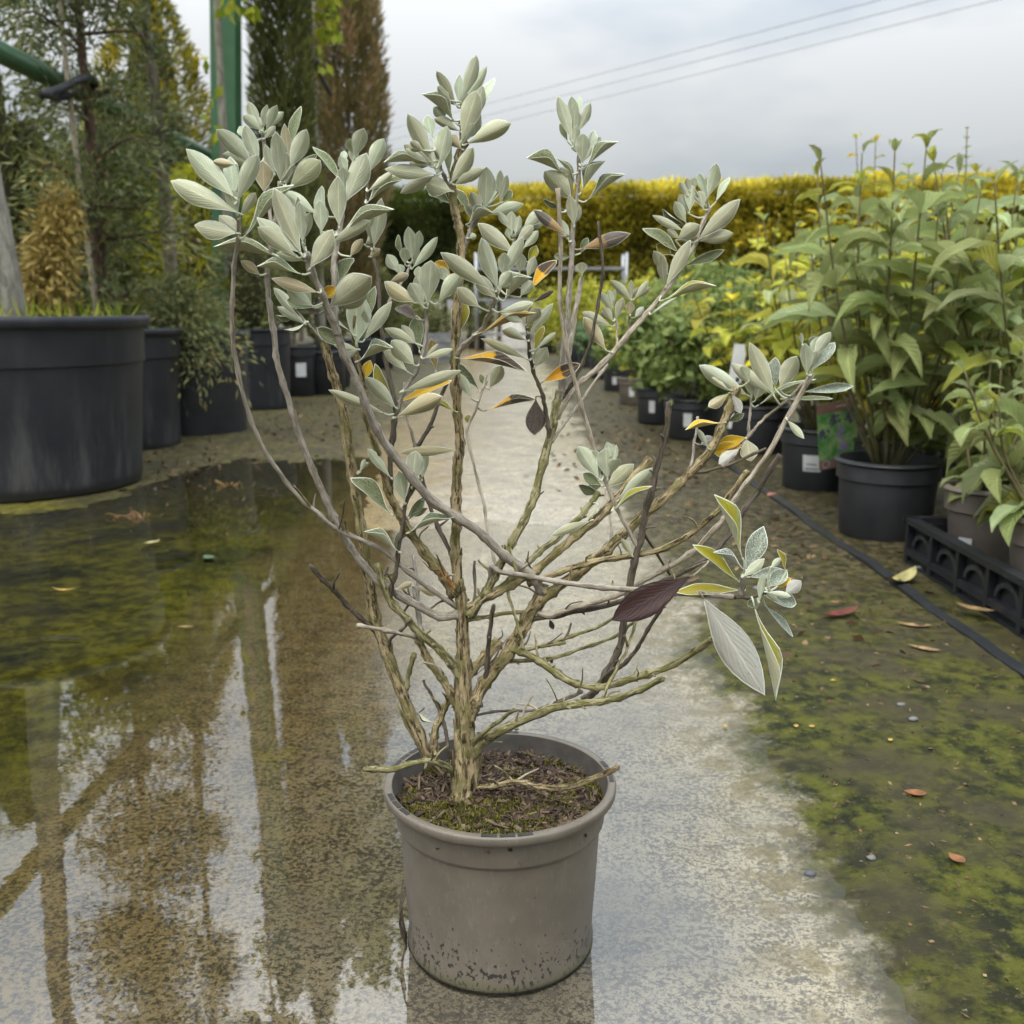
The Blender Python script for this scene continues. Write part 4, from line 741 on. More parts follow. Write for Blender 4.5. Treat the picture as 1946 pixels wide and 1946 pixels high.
def crown_shell(parent, prof, n, ln, wd, mat, seed, name='crown', up=.8, core=True, tint0=.5, holes=.0, lump=.16, shade=.0):
    """dense column / cone: prof = [(z, r)...], blades through an outer shell, over a dark twiggy core"""
    rs = np.random.RandomState(seed); z = np.array([p[0] for p in prof]); r = np.array([p[1] for p in prof])
    zz = rs.uniform(z[0], z[-1], n*3); rr = np.interp(zz, z, r); keep = rs.rand(n*3) < (rr/r.max())**.8; zz, rr = zz[keep][:n], rr[keep][:n]; n = len(zz)
    th = rs.uniform(0, 2*np.pi, n)
    lum = np.array([noise.noise(Vector((math.cos(a)*2.2*q*3, math.sin(a)*2.2*q*3, h*3.2+seed))) for a, q, h in zip(th, rr, zz)])
    if holes: k = lum > -holes; th, rr, zz, lum = th[k], rr[k], zz[k], lum[k]; n = len(zz)
    rad = rr*(1+lump*lum*2)*(rs.uniform(.62, 1.04, n)**.6 if not (holes or up > 1.4) else rs.uniform(.02, 1.05, n)**.5)
    P = np.stack([rad*np.cos(th), rad*np.sin(th), zz], 1); out = np.stack([np.cos(th), np.sin(th), np.full(n, up)], 1)
    D = nrm(out+rs.normal(size=(n, 3))*.45); L = ln*rs.uniform(.5, 1.35, n); T = np.clip(tint0+lum*.45+rs.normal(size=n)*.17, 0, 1)
    o = blades(name, P, D*L[:, None], wd*rs.uniform(.6, 1.3, n), T, mat, parent, rs)
    if core and not (holes or up > 1.4):
        mb = MB(); mb.lathe([(max(.01, b*(.36 if holes or up > 1.4 else .5)), a) for a, b in prof], 14); mb.build('inner_twigs', M_CORE, parent)
    return o
def crown_round(parent, c, rad, n, ln, wd, mat, seed, name='crown', tint0=.5, hang=-.2, clumps=26):
    rs = np.random.RandomState(seed); cc = nrm(rs.normal(size=(clumps, 3)))*rs.uniform(.35, 1, (clumps, 1))*np.array(rad)+np.array(c)
    k = rs.randint(0, clumps, n); P = cc[k]+rs.normal(size=(n, 3))*np.array(rad)*.17; D = nrm(rs.normal(size=(n, 3))+np.array([0, 0, hang]))
    T = np.clip(tint0+rs.normal(size=clumps)[k]*.14+rs.normal(size=n)*.17, 0, 1); L = ln*rs.uniform(.6, 1.25, n)
    return blades(name, P, D*L[:, None], wd*rs.uniform(.7, 1.2, n), T, mat, parent, rs)
def plant_pot(parent, r, h, mat, taper=.84, lip=.022, band=.2, n=40, soil=True, handles=False, name='pot'):
    mb = MB(); rb = r*taper; rc = r*.955; zb = h*(1-band)
    prof = [(rb*.96, 0), (rb, .006), (rb+(rc-rb)*.8-.004, zb-.004), (rb+(rc-rb)*.8+.004, zb), (rc, h-lip), (r-.004, h-lip+.001), (r, h-lip+.005), (r+.003, h-lip*.5), (r+.001, h-.004), (r-.004, h), (r-.012, h), (r-.018, h-.02), (rb*.97, h*.45)]
    mb.lathe(prof, n); o = mb.build(name, mat, parent); angle_auto(o, 50)
    if soil:
        m = MB(); V = [(0, 0, h-.03)]; N = 24
        for k in range(1, 4):
            for j in range(N): a = 2*math.pi*j/N; q = (r-.02)*k/3; V.append((q*math.cos(a), q*math.sin(a), h-.035+.012*noise.noise(Vector((q*30*math.cos(a), q*30*math.sin(a), r*50)))))
        F = [(0, 1+j, 1+(j+1) % N) for j in range(N)]
        for k in range(2): F += [(1+k*N+j, 1+(k+1)*N+j, 1+(k+1)*N+(j+1) % N, 1+k*N+(j+1) % N) for j in range(N)]
        m.add(V, F); m.build('compost', M_SOILB, parent)
    return o
def curved_label(parent, r0, r1, z0, z1, a, w, lines=3, name='label', mat=None):
    """sticker bent round a pot: angle a (rad), width w (m)"""
    mb = MB(); n = 8; V = []
    for i in range(n+1):
        q = a-w/2/r0+(w/r0)*i/n
        for rr, z in ((r0, z0), (r1, z1)): V.append(((rr+.0015)*math.cos(q), (rr+.0015)*math.sin(q), z))
    mb.add(V, [(2*i, 2*i+2, 2*i+3, 2*i+1) for i in range(n)]); o = mb.build(name, mat or M_LABEL, parent)
    return o

# ------------------------------------------------------------------ left row: trees in large black pots, tied to a green rail
ROW = []
def trunk_obj(parent, pts, r0, r1, mat, name='trunk', n=12, rough=.06):
    pts = smooth_path(pts, 4); k = len(pts); mb = MB(); mb.tube(pts, [r0+(r1-r0)*i/(k-1) for i in range(k)], n, 0, True, rough, r0*100); return mb.build(name, mat, parent)
def rel(px, py, Y, org): return at(px, py, Y)-Vector(org)

# 1 big pot, grey-barked tree whose crown is above the picture
o1 = (-1.86, 3.74, .004); t1 = empty('potted_tree', o1, 'pale grey barked tree in the biggest ribbed black pot at the puddle edge', 'potted tree')
p1 = plant_pot(t1, .50, .625, M_BLACKD, .86, .04, .27, 64)
trunk_obj(t1, [rel(20, 640, 3.74, o1), rel(10, 560, 3.74, o1), rel(-14, 420, 3.74, o1), rel(-34, 300, 3.74, o1), rel(-70, 0, 3.74, o1), rel(-130, -400, 3.74, o1)+Vector((.02, 0, 0)), rel(-150, -900, 3.74, o1)+Vector((.05, 0, 0))], .072, .036, M_TRUNKG)
for k, (dx, dy, z0, z1) in enumerate(((.5, .2, 2.9, 3.6), (-.5, -.1, 2.6, 3.7), (.3, -.4, 3.1, 4.1), (-.2, .5, 3.2, 4.3), (.1, .1, 3.3, 4.5))):
    b = Vector((-.24, 0, z0)); trunk_obj(t1, [b, b+Vector((dx*.5, dy*.5, (z1-z0)*.4)), b+Vector((dx, dy, z1-z0))], .02, .007, M_TRUNKG, 'limb', 7)
crown_round(t1, (-.2, .0, 4.1), (.62, .62, .72), 5200, .085, .024, M_LEAFG, 21, tint0=.35)
g = np.random.RandomState(5); n = 260; a = g.uniform(0, 6.28, n); r = .44*np.sqrt(g.rand(n))
blades('weeds', np.stack([r*np.cos(a), r*np.sin(a), np.full(n, .59)], 1), nrm(np.stack([g.normal(size=n)*.4, g.normal(size=n)*.4, np.ones(n)], 1))*g.uniform(.03, .13, (n, 1)), np.full(n, .003), g.rand(n), M_LEAFG, t1, g)

# 2 juniper on a reddish trunk with a cane
def juniper(org, trunk_px, Y, r0, label, pot_r, pot_h, mat, seed, zs, reach, per, top, tint=.45, side=None, cane=None, pot=M_BLACKD, nbr=46, tm=M_TRUNKR):
    t = empty('potted_conifer', org, label, 'potted tree'); plant_pot(t, pot_r, pot_h, pot, .88, .035, .24, 44)
    pts = [rel(x, y, Y, org) for x, y in trunk_px]; pts[0].z = pot_h-.06; pts.append(pts[-1]+Vector((.0, .0, top-pts[-1].z))) if pts[-1].z < top else None
    trunk_obj(t, pts, r0, r0*.35, tm); rng = random.Random(seed); curves = []
    for k in range(nbr):
        z = rng.uniform(*zs); fr = (z-zs[0])/(zs[1]-zs[0]); i = min(range(len(pts)), key=lambda q: abs(pts[q].z-z)); j = i+1 if pts[i].z < z and i+1 < len(pts) else max(0, i-1)
        den = (pts[j].z-pts[i].z) or 1; b = pts[i].lerp(pts[j], max(0, min(1, (z-pts[i].z)/den))); a = rng.uniform(0, 6.28)
        l = reach*rng.uniform(.45, 1.0)*(1-.55*fr**2)*(side if side and math.cos(a) > .1 else 1); d = Vector((math.cos(a), math.sin(a), 0)); up = rng.uniform(-.1, .55)
        c = [b, b+d*l*.4+Vector((0, 0, l*up*.5)), b+d*l*.75+Vector((0, 0, l*up*.7)), b+d*l+Vector((0, 0, l*(up*.7-.12)))]; curves.append(smooth_path(c, 2))
    for c in curves: mb = MB(); mb.tube(c, [.007*(1-i/len(c))+.002 for i in range(len(c))], 5, 0, False); mb.build('bough', tm, t)
    crown_spray(t, curves, per, .055, .0055, mat, seed, tint, spread=.06)
    return t, pts
t2, p2 = juniper((-1.86, 4.75, .004), [(196, 620), (192, 560), (180, 350), (165, 180), (148, 0)], 4.75, .036, 'sparse grey green juniper on a reddish trunk, leaning on a pale cane', .30, .56, M_JUN, 31, (.62, 4.1), .48, 230, 4.2, .5, pot=M_BLACKD, nbr=84)
o2 = Vector((-1.86, 4.75, .004))
trunk_obj(t2, [rel(188, 640, 4.62, o2), rel(165, 450, 4.62, o2), rel(140, 250, 4.62, o2), rel(113, 0, 4.62, o2), rel(90, -250, 4.62, o2)], .014, .011, M_CANE, 'cane', 8, .03)
# a browning low bough
cv = [smooth_path([rel(125+q*6, 370+q*8, 4.40, o2), rel(105+q*2, 440+q*6, 4.3, o2), rel(88-q*5, 520+q*7, 4.25, o2), rel(80-q*9, 580, 4.22, o2)], 2) for q in range(-2, 4)]
crown_spray(t2, cv, 460, .055, .0060, tint_mat('browned_juniper', ((0, (.10, .075, .02)), (.5, (.24, .18, .05)), (1, (.36, .27, .09)))), 77, .5, 'browned_bough', .05)
# 3
t3, p3 = juniper((-1.72, 5.35, .004), [(333, 620), (325, 500), (306, 300), (295, 180), (280, 60), (272, -60)], 5.35, .040, 'grey trunked juniper whose shaggy boughs hang over its black pot', .33, .53, M_JUN, 37, (1.3, 4.8), .60, 200, 4.9, .48, side=.15, pot=M_BLACK, nbr=40, tm=M_TRUNKB)
o3 = Vector((-1.72, 5.35, .004)); cv = []
rr_ = random.Random(9)
for k in range(34):
    x0, y0 = rr_.uniform(290, 345), rr_.uniform(560, 640); x1, y1 = rr_.uniform(270, 445), rr_.uniform(610, 735); Y_ = rr_.uniform(4.75, 5.2)
    if x1 < 320: y1 = min(y1, 690)
    cv.append(smooth_path([rel(x0, y0, 5.3, o3), rel((x0+x1)/2, min(y0, y1)-10, (Y_+5.3)/2, o3), rel(x1, y1, Y_, o3)], 3))
crown_spray(t3, cv, 170, .05, .0046, M_JUN, 41, .62, 'hanging_bough', .05)
# 4-7 smaller pots further along
def young_conifer(px_c, y_base, r, h, label, prof, mat, seed, pot=M_BLACK, n=4200, tint=.5, lbl=False, dz=0, up=.9, ln=.06, holes=0, crownx=0, wd=.006, trunk=True):
    b = ground(px_c, y_base); org = (b.x, b.y+r*.85, .006); t = empty('potted_conifer', org, label, 'potted tree'); p = plant_pot(t, r, h, pot, .86, .02, .2, 32)
    if prof:
        if trunk: trunk_obj(t, [(0, 0, h-.05), (crownx*.5, 0, (h+prof[0][0])/2), (crownx, 0, prof[0][0]+.3), (crownx, 0, prof[-1][0]-.15)], .022, .012, M_TRUNKB)
        o = crown_shell(t, prof, n, ln, wd, mat, seed, tint0=tint, up=up, holes=holes)
    if lbl: curved_label(p, r*.93, r*.95, h*.42, h*.68, math.radians(-62), .075)
    return t
young_conifer(465, 786, .27, .52, 'green leafy conifer in the dented black pot by the steel post', [(.5, .10), (.65, .24), (.9, .22), (1.15, .06)], M_JUN, 51, M_BLACKD, 2600, .5, up=.3)
young_conifer(556, 760, .16, .38, 'narrow dark cypress in the small black pot with a white sticker', [(.5, .08), (.9, .19), (2.0, .22), (3.4, .21), (4.6, .16), (5.2, .03)], M_CYP, 52, M_BLACK, 34000, .45, True, up=1.6, ln=.075)
young_conifer(618, 742, .20, .36, 'bushy dark conifer in the black pot beside the stickered one', [(.36, .1), (.55, .2), (.8, .16), (1.0, .04)], M_CYP, 53, M_BLACK, 2000, .5)
young_conifer(672, 722, .20, .36, 'feathery bronze tinted columnar conifer along the pot row', [(.7, .12), (1.2, .28), (1.9, .35), (2.8, .32), (3.5, .22), (4.05, .05)], M_BRN, 54, M_BLACK, 36000, .45, up=1.5, ln=.085, holes=.30, wd=.0065)
young_conifer(712, 706, .20, .34, 'low rounded conifer in the last black pot of the left row', [(.34, .12), (.5, .28), (.8, .26), (1.05, .05)], M_CYP, 55, M_BLACK, 2600, .45)
# deciduous standards whose crowns are above the picture
def standard(px_b, py_b, px_t, Y, label, cz, rad, n, seed, leaves):
    b = at(px_b, py_b, Y); org = (b.x, Y, .008); t = empty('standard_tree', org, label, 'tree')
    plant_pot(t, .19, .33, M_BLACK, .86, .02, .2, 24)
    top = at(px_t, 0, Y)-Vector(org); e = top+Vector(((top.x)*.25, 0, cz-top.z)); trunk_obj(t, [(0, 0, .28), top*.5+Vector((0, 0, .1)), top, e], .036, .014, M_TRUNKG)
    crown_round(t, (e.x, 0, cz), rad, n, .10, .03, M_LEAFG, seed, tint0=.55, hang=-.9)
    rs = np.random.RandomState(seed+1); P = np.array([tuple(rel(x, y, Y-.12, org)) for x, y in leaves]); k = len(P)
    blades('low_leaves', P, nrm(rs.normal(size=(k, 3))+np.array([0, 0, -1.6]))*.095, np.full(k, .028), rs.uniform(.4, .95, k), M_LEAFG, t, rs)
    return t, org
rl = random.Random(6)
standard(442, 600, 411, 6.6, 'slender grey stemmed tree tied against the green steel post', 5.3, (.5, .5, .72), 2400, 61, [(405+rl.gauss(0, 12), rl.uniform(40, 300)) for _ in range(9)]+[(rl.uniform(425, 490), rl.uniform(-30, 30)) for _ in range(26)]+[(rl.uniform(400, 450), 480+rl.uniform(0, 60)) for _ in range(7)])
ts, os_ = standard(610, 620, 588, 7.6, 'staked young tree held by a black strap between two conifer columns', 4.15, (.62, .6, 1.0), 4200, 63, [(rl.gauss(622, 14), rl.uniform(-20, 70)) for _ in range(46)]+[(rl.gauss(606, 9), rl.uniform(80, 130)) for _ in range(10)])
mb = MB(); mb.tube(smooth_path([rel(596, 118, 7.55, os_), rel(570, 88, 7.7, os_), rel(556, 70, 7.9, os_)], 4), .016, 7); mb.tube(smooth_path([rel(596, 118, 7.55, os_), rel(612, 150, 7.7, os_), rel(628, 178, 7.9, os_)], 4), .016, 7); mb.tube(smooth_path([rel(583, 104, 7.5, os_), rel(597, 118, 7.48, os_), rel(604, 120, 7.5, os_)], 3), .022, 7)
mb.build('strap', M_RUBBER, ts)
# free standing conifers behind
def field_tree(px, Y, label, prof, n, mat, seed, name='conifer', **kw):
    b = at(px, 583, Y); org = (b.x, Y, .01); t = empty(name, org, label, 'tree'); trunk_obj(t, [(0, 0, -.02), (0, 0, prof[-1][0]*.5), (0, 0, prof[-1][0]*.93)], .06, .015, M_TRUNKB); crown_shell(t, prof, n, kw.pop('ln', .09), kw.pop('wd', .010), mat, seed, **kw); return t
field_tree(318, 9.4, 'tall golden green cone shaped conifer rising behind the rail', [(.05, .62), (1.0, .70), (2.0, .58), (2.8, .36), (3.35, .12), (3.5, .02)], 15000, M_GOLD, 71, tint0=.40)
field_tree(395, 8.4, 'bright yellow green bushy conifer behind the steel post', [(.05, .42), (.7, .56), (1.3, .50), (1.75, .12)], 9000, M_LIME, 72, tint0=.85)
field_tree(235, 8.8, 'dense mid green conifer behind the juniper trunks', [(.05, .6), (.9, .66), (1.6, .5), (2.2, .12)], 9000, M_LIME, 73, tint0=.6)
field_tree(75, 8.2, 'deep green round headed evergreen at the back of the big pot', [(.05, .6), (.9, .85), (1.5, .72), (2.05, .16)], 10000, M_CYP, 74, tint0=.55)
field_tree(-60, 7.4, 'broad dark evergreen beside the deep green round one', [(.05, .6), (1.0, .8), (2.4, .7), (3.4, .2)], 8000, M_CYP, 75, tint0=.5)

# green steel tree support: post and rail, with straps
post_r = empty('tree_support', (-2.02, 6.95, 0), 'green painted steel post and tube rail that the trees are tied to', 'support frame')
po = Vector(post_r.location)
mb = MB(); a = at(424, -700, 6.95); b = at(421, 600, 6.95); top = Vector((a.x, 6.95, a.z))-po; bot = Vector((b.x, 6.95, -.05))-po; bot.x += .01
hw = .080
V = [q+Vector((sx*hw, sy*hw, 0)) for q in (bot, top) for sx, sy in ((-1, -1), (1, -1), (1, 1), (-1, 1))]
mb.add(V, [(0, 1, 5, 4), (1, 2, 6, 5), (2, 3, 7, 6), (3, 0, 4, 7), (4, 5, 6, 7)]); mb.build('post', M_GREENP, post_r, None, False)
k_ = (583-121)/957.0
XR = po.x; ZR = CAMH+abs(XR)*.487
mb = MB(); mb.tube([Vector((XR, 1.6, ZR))-po, Vector((XR, 6.9, ZR))-po], .043, 16); mb.build('rail', M_GREENP, post_r)
mb = MB(); mb.tube([Vector((XR, 7.0, ZR))-po, Vector((XR+.1, 14, ZR))-po], .043, 12); mb.build('rail', M_GREENP, post_r)
mb = MB(); mb.box(Vector((XR, 1.5, ZR/2))-po, (.15, .15, ZR+.4)); mb.build('post', M_GREENP, post_r, None, False)
def strap(pts, r, label):
    m = MB(); P = smooth_path(pts, 4); m.tube(P, r, 8); o = m.build('tree_tie', M_RUBBER); return tag(o, label, 'tree tie', None)
strap([at(80, 180, 4.35), at(118, 168, 4.50), at(150, 152, 4.62), at(176, 150, 4.72), at(178, 166, 4.78), at(150, 176, 4.72), at(110, 185, 4.5), at(86, 178, 4.36)], .018, 'thick black rubber tie holding the reddish juniper trunk to the green rail')

# wires across the sky
M_WIRE = plain('wire_grey', (.2, .21, .22))
for k, ((xa, ya), (xb, yb), lb) in enumerate((((930, 196), (1672, 0), 'topmost of the three overhead wires crossing the grey sky'), ((950, 213), (1773, 0), 'middle one of the three overhead wires crossing the grey sky'), ((960, 232), (1893, 0), 'lowest of the three overhead wires crossing the grey sky'))):
    A = at(xa, ya, 34); B = at(xb, yb, 20); d = B-A
    mb = MB(); pts = [A-d*2.6]+[A+d*q for q in (-1.2, 0, .5, 1, 1.8)]; mb.tube(pts, .0065, 6); tag(mb.build('overhead_wire', M_WIRE), lb, 'wire', 'overhead wires')

# hedges at the end of the nursery
def hedge(x0, x1, Y0_, Y1_, h, n, mat, seed, label, tint0, body=1.1, foot=.95):
    t = empty('hedge', ((x0+x1)/2, (Y0_+Y1_)/2, 0), label, 'hedge'); org = Vector(t.location); rs = np.random.RandomState(seed)
    u = rs.rand(n); x = x0+(x1-x0)*u; yb = Y0_+(Y1_-Y0_)*u; face = rs.rand(n)
    z = np.where(face < .68, foot+(h-foot)*rs.rand(n)**.7, h); y = np.where(face < .68, yb, yb+rs.rand(n)*body)
    lum = np.array([noise.noise(Vector((a*1.3, b*1.3, c*2.2))) for a, b, c in zip(x, y, z)]); sag = np.array([noise.noise(Vector((a*.9, 3, seed))) for a in x])*.06
    y = y-lum*.22+rs.normal(size=n)*.07; z = z+sag*(z/h)+rs.normal(size=n)*.035
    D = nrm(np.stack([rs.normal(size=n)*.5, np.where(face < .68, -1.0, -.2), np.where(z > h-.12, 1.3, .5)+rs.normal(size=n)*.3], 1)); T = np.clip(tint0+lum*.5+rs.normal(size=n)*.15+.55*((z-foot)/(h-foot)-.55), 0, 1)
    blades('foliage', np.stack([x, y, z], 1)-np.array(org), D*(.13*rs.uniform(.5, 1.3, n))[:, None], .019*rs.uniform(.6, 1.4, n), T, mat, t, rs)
    mb = MB(); V = []
    for q in (0, 1):
        xx = x0+(x1-x0)*q; yy = Y0_+(Y1_-Y0_)*q
        V += [(xx, yy+.16, foot-.15), (xx, yy+body-.15, foot-.15), (xx, yy+body-.15, h-.12), (xx, yy+.16, h-.12)]
    V = [Vector(v)-org for v in V]; mb.add(V, [(0, 4, 7, 3), (3, 7, 6, 2), (1, 2, 6, 5), (0, 1, 5, 4), (0, 3, 2, 1), (4, 5, 6, 7)]); mb.build('inner_twigs', M_CORE, t, None, False)
    k = int(abs(x1-x0)/.55); rg = random.Random(seed)
    for i in range(k):
        q = (i+.5)/k; b = Vector((x0+(x1-x0)*q, Y0_+(Y1_-Y0_)*q+body*.5, -.05))-org; trunk_obj(t, [b, b+Vector((rg.uniform(-.05, .05), 0, .6)), b+Vector((rg.uniform(-.08, .08), 0, foot+.1))], .05, .04, M_TRUNKB, 'stem', 7)
    return t
ga = at(860, 360, 19.5); gb = at(2080, 347, 17.5)
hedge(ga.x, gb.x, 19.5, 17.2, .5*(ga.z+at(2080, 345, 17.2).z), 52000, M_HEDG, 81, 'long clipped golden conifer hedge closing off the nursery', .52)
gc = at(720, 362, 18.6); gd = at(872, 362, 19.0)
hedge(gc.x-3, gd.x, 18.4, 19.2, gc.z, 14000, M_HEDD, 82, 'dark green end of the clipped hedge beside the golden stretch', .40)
# ------------------------------------------------------------------ right side: shrubs in pots
def bg_leaf_mats(key, up, un, trans=.4):
    res = []; up = tuple(x*2.25 for x in up); un = tuple(x*1.75 for x in un)
    for side, c in (('upper', up), ('under', un)):
        t = NT('%s_leaf_%s' % (key, side)); ob = t.tex('Object'); uv = t.tex('UV'); u, v, _ = t.sep(uv); oi = t.n('ShaderNodeObjectInfo').outputs['Random']
        col = t.mix(t.noise(ob, 4, 3, .5), c, tuple(x*.62 for x in c)); col = t.mix(t.math('MULTIPLY', t.math('SUBTRACT', 1.0, t.step(t.math('ABSOLUTE', t.math('SUBTRACT', u, .5)), .01, .05)), .5), col, tuple(min(1, x*1.8) for x in c))
        hs = t.n('ShaderNodeHueSaturation'); t.l(col, hs.inputs['Color']); t.l(t.math('MULTIPLY_ADD', oi, .5, .75), hs.inputs['Value']); t.l(t.math('MULTIPLY_ADD', oi, .04, .475), hs.inputs['Hue'])
        vw = t.n('ShaderNodeTexWave', wave_type='BANDS', bands_direction='Y'); vw.inputs['Scale'].default_value = 3.2; vw.inputs['Distortion'].default_value = 1.0; vv = t.n('ShaderNodeCombineXYZ'); t.l(t.math('SUBTRACT', v, t.math('MULTIPLY', t.math('ABSOLUTE', t.math('SUBTRACT', u, .5)), .6)), vv.inputs[1]); t.l(vv.outputs[0], vw.inputs['Vector'])
        b = t.pbsdf(hs.outputs[0], .68, .22, t.bump(vw.outputs['Fac'], .5, .004)); tl = t.n('ShaderNodeBsdfTranslucent'); t.l(hs.outputs[0], tl.inputs[0]); mx = t.n('ShaderNodeMixShader'); mx.inputs[0].default_value = trans
        t.l(b, mx.inputs[1]); t.l(tl.outputs[0], mx.inputs[2]); res.append(t.done(mx.outputs[0]))
    return res
BM = {'bud': bg_leaf_mats('buddleja', (.155, .180, .068), (.27, .32, .2)), 'budy': bg_leaf_mats('young_buddleja', (.20, .23, .115), (.30, .35, .22)),
      'lime': bg_leaf_mats('lime', (.27, .275, .040), (.34, .36, .12)), 'limed': bg_leaf_mats('mid_green', (.175, .19, .036), (.25, .28, .10)), 'gold': bg_leaf_mats('gold', (.42, .35, .025), (.40, .36, .10)),
      'fall': bg_leaf_mats('dry', (.30, .13, .03), (.25, .13, .05))}
BC = {}
def bleaf(kind, var):
    if (kind, var) in BC: return BC[kind, var]
    long = kind.startswith('bud'); nv, nu = 8, 4; V = []; UV = []; F = []
    droop = (.25, .5, .8, .42)[var]; cup = (.35, .2, .45, .6)[var]; ser = .05 if not long else .03
    ang = 0; y = z = 0.0; cen = [(0, 0)]
    for i in range(nv): ang -= droop*2.0/nv*(1+.6*i/nv); y += math.cos(ang+droop*.9)/nv; z += math.sin(ang+droop*.9)/nv; cen.append((y, z))
    for i in range(nv+1):
        v = i/nv; w = (math.sin(math.pi*min(1, v)**(.62 if not long else .72))**(.8 if not long else 1.0) if 0 < v < 1 else .02)*(1+ser*(-1)**i)
        for j in range(nu+1): u = -1+2*j/nu; V.append((u*w*.5+.05*math.sin(v*5+var), cen[i][0], cen[i][1]+cup*abs(u)*w*.35+.02*math.sin(v*14+u*3+var))); UV.append((.5+u*.5, v))
    for i in range(nv):
        for j in range(nu): a = i*(nu+1)+j; F.append((a, a+1, a+nu+2, a+nu+1))
    me = me_from('leaf', V, F, BM[kind][:1], None, True, UV)
    BC[kind, var] = me; return me
M_STEMG = bark_mat('green_brown_stem', (.17, .15, .07), (.10, .085, .045), (.05, .04, .025), .2, .4, .3)
def leafy_shrub(t, base, stems, h, spread, kinds, ll, lw, node, seed, droop_in=.3, tops=None, bare=.12, r=.0045, two=True, keep=()):
    """opposite leaves in crossed pairs up every stem; each stem a part, each leaf its sub-part"""
    rng = random.Random(seed); cnt = 0
    for s in range(stems):
        a = rng.uniform(0, 6.28); q = math.sqrt(rng.random()); tp = Vector((math.cos(a)*spread*q, math.sin(a)*spread*q, h*rng.uniform(.68, 1.0))) if not tops or s >= len(tops) else Vector(tops[s])
        b = Vector((math.cos(a)*.03, math.sin(a)*.03, base)); mid = b.lerp(tp, .5)+Vector((math.cos(a)*spread*.12, math.sin(a)*spread*.12, .02))
        P = smooth_path([b, mid, tp], 6); mb = MB(); mb.tube(P, [r*(1-.6*i/(len(P)-1)) for i in range(len(P))], 6, 0, True, .05, s); so = mb.build('stem', M_STEMG, t)
        L = (tp-b).length; k = int(L*(1-bare)/node); ph = rng.uniform(0, 1.57)
        for i in range(k+1):
            f = bare+(1-bare)*i/max(1, k); x = f*(len(P)-1); j = min(int(x), len(P)-2); c = P[j].lerp(P[j+1], x-j); tn = (P[j+1]-P[j]).normalized(); e = tn.orthogonal().normalized(); g = tn.cross(e)
            age = 1-f; size = (1.0 if i < k-1 else .55)*(.75+.35*math.sin(min(1, age*3)*1.57)); ph += math.pi/2+rng.gauss(0, .25)
            for m in ((0, 1) if two else (0,)):
                if rng.random() < .10: continue
                th = ph+math.pi*m; d = e*math.cos(th)+g*math.sin(th); el = (.25+.75*(f > .96) - droop_in*age*.6+rng.gauss(0, .18)); ax = (d+tn*el).normalized(); side = ax.cross(tn).normalized(); up = side.cross(ax).normalized()
                l = ll*size*rng.uniform(.75, 1.2); w = lw*size*rng.uniform(.8, 1.2); kd = kinds[0] if rng.random() > .25+.5*(f > .85) else rng.choice(kinds[1:])
                M = Matrix((-side, ax, up)).transposed().to_4x4(); M.translation = c+d*r*.8; M = M @ Matrix.Diagonal((w, l, l, 1))
                if keep:
                    qx, qy = px_of(t.location+c+ax*l*.6)
                    if any(x0 < qx < x1 and y0 < qy < y1 for x0, y0, x1, y1 in keep): continue
                o = obj('leaf', bleaf(kd, rng.randrange(4)), so); o.matrix_local = M; cnt += 1
    return cnt
def rpot(x, y, r, h, mat, label, name='potted_shrub', z=.008, cat='potted plant', band=.25, taper=.84):
    t = empty(name, (x, y, z), label, cat); p = plant_pot(t, r, h, mat, taper, .016, band, 40); return t, p
NL = 0
# two buddlejas in dark grey pots
tA, pA = rpot(1.09, 2.86, .150, .225, M_GREYP, 'long leaved grey green buddleja in a plain dark grey pot beside the tray')
NL += leafy_shrub(tA, .18, 16, 1.06, .44, ['bud', 'budy', 'bud', 'limed'], .165, .050, .080, 101, keep=((1440, 735, 1690, 960), (1620, 930, 1800, 1060)))
tB, pB = rpot(1.13, 3.64, .150, .225, M_GREYP, 'buddleja in a dark grey pot with a white sticker and a picture tag')
NL += leafy_shrub(tB, .18, 16, 1.0, .44, ['lime', 'limed', 'lime', 'budy'], .11, .060, .085, 102, keep=((1440, 735, 1690, 960), (1620, 930, 1800, 1060)))
curved_label(pB, .130, .137, .075, .135, math.radians(-118), .062)
for k in range(3): curved_label(pB, .1335, .1345, .083+k*.016, .088+k*.016, math.radians(-118), .045-.01*k, name='label_print', mat=M_PRINT)
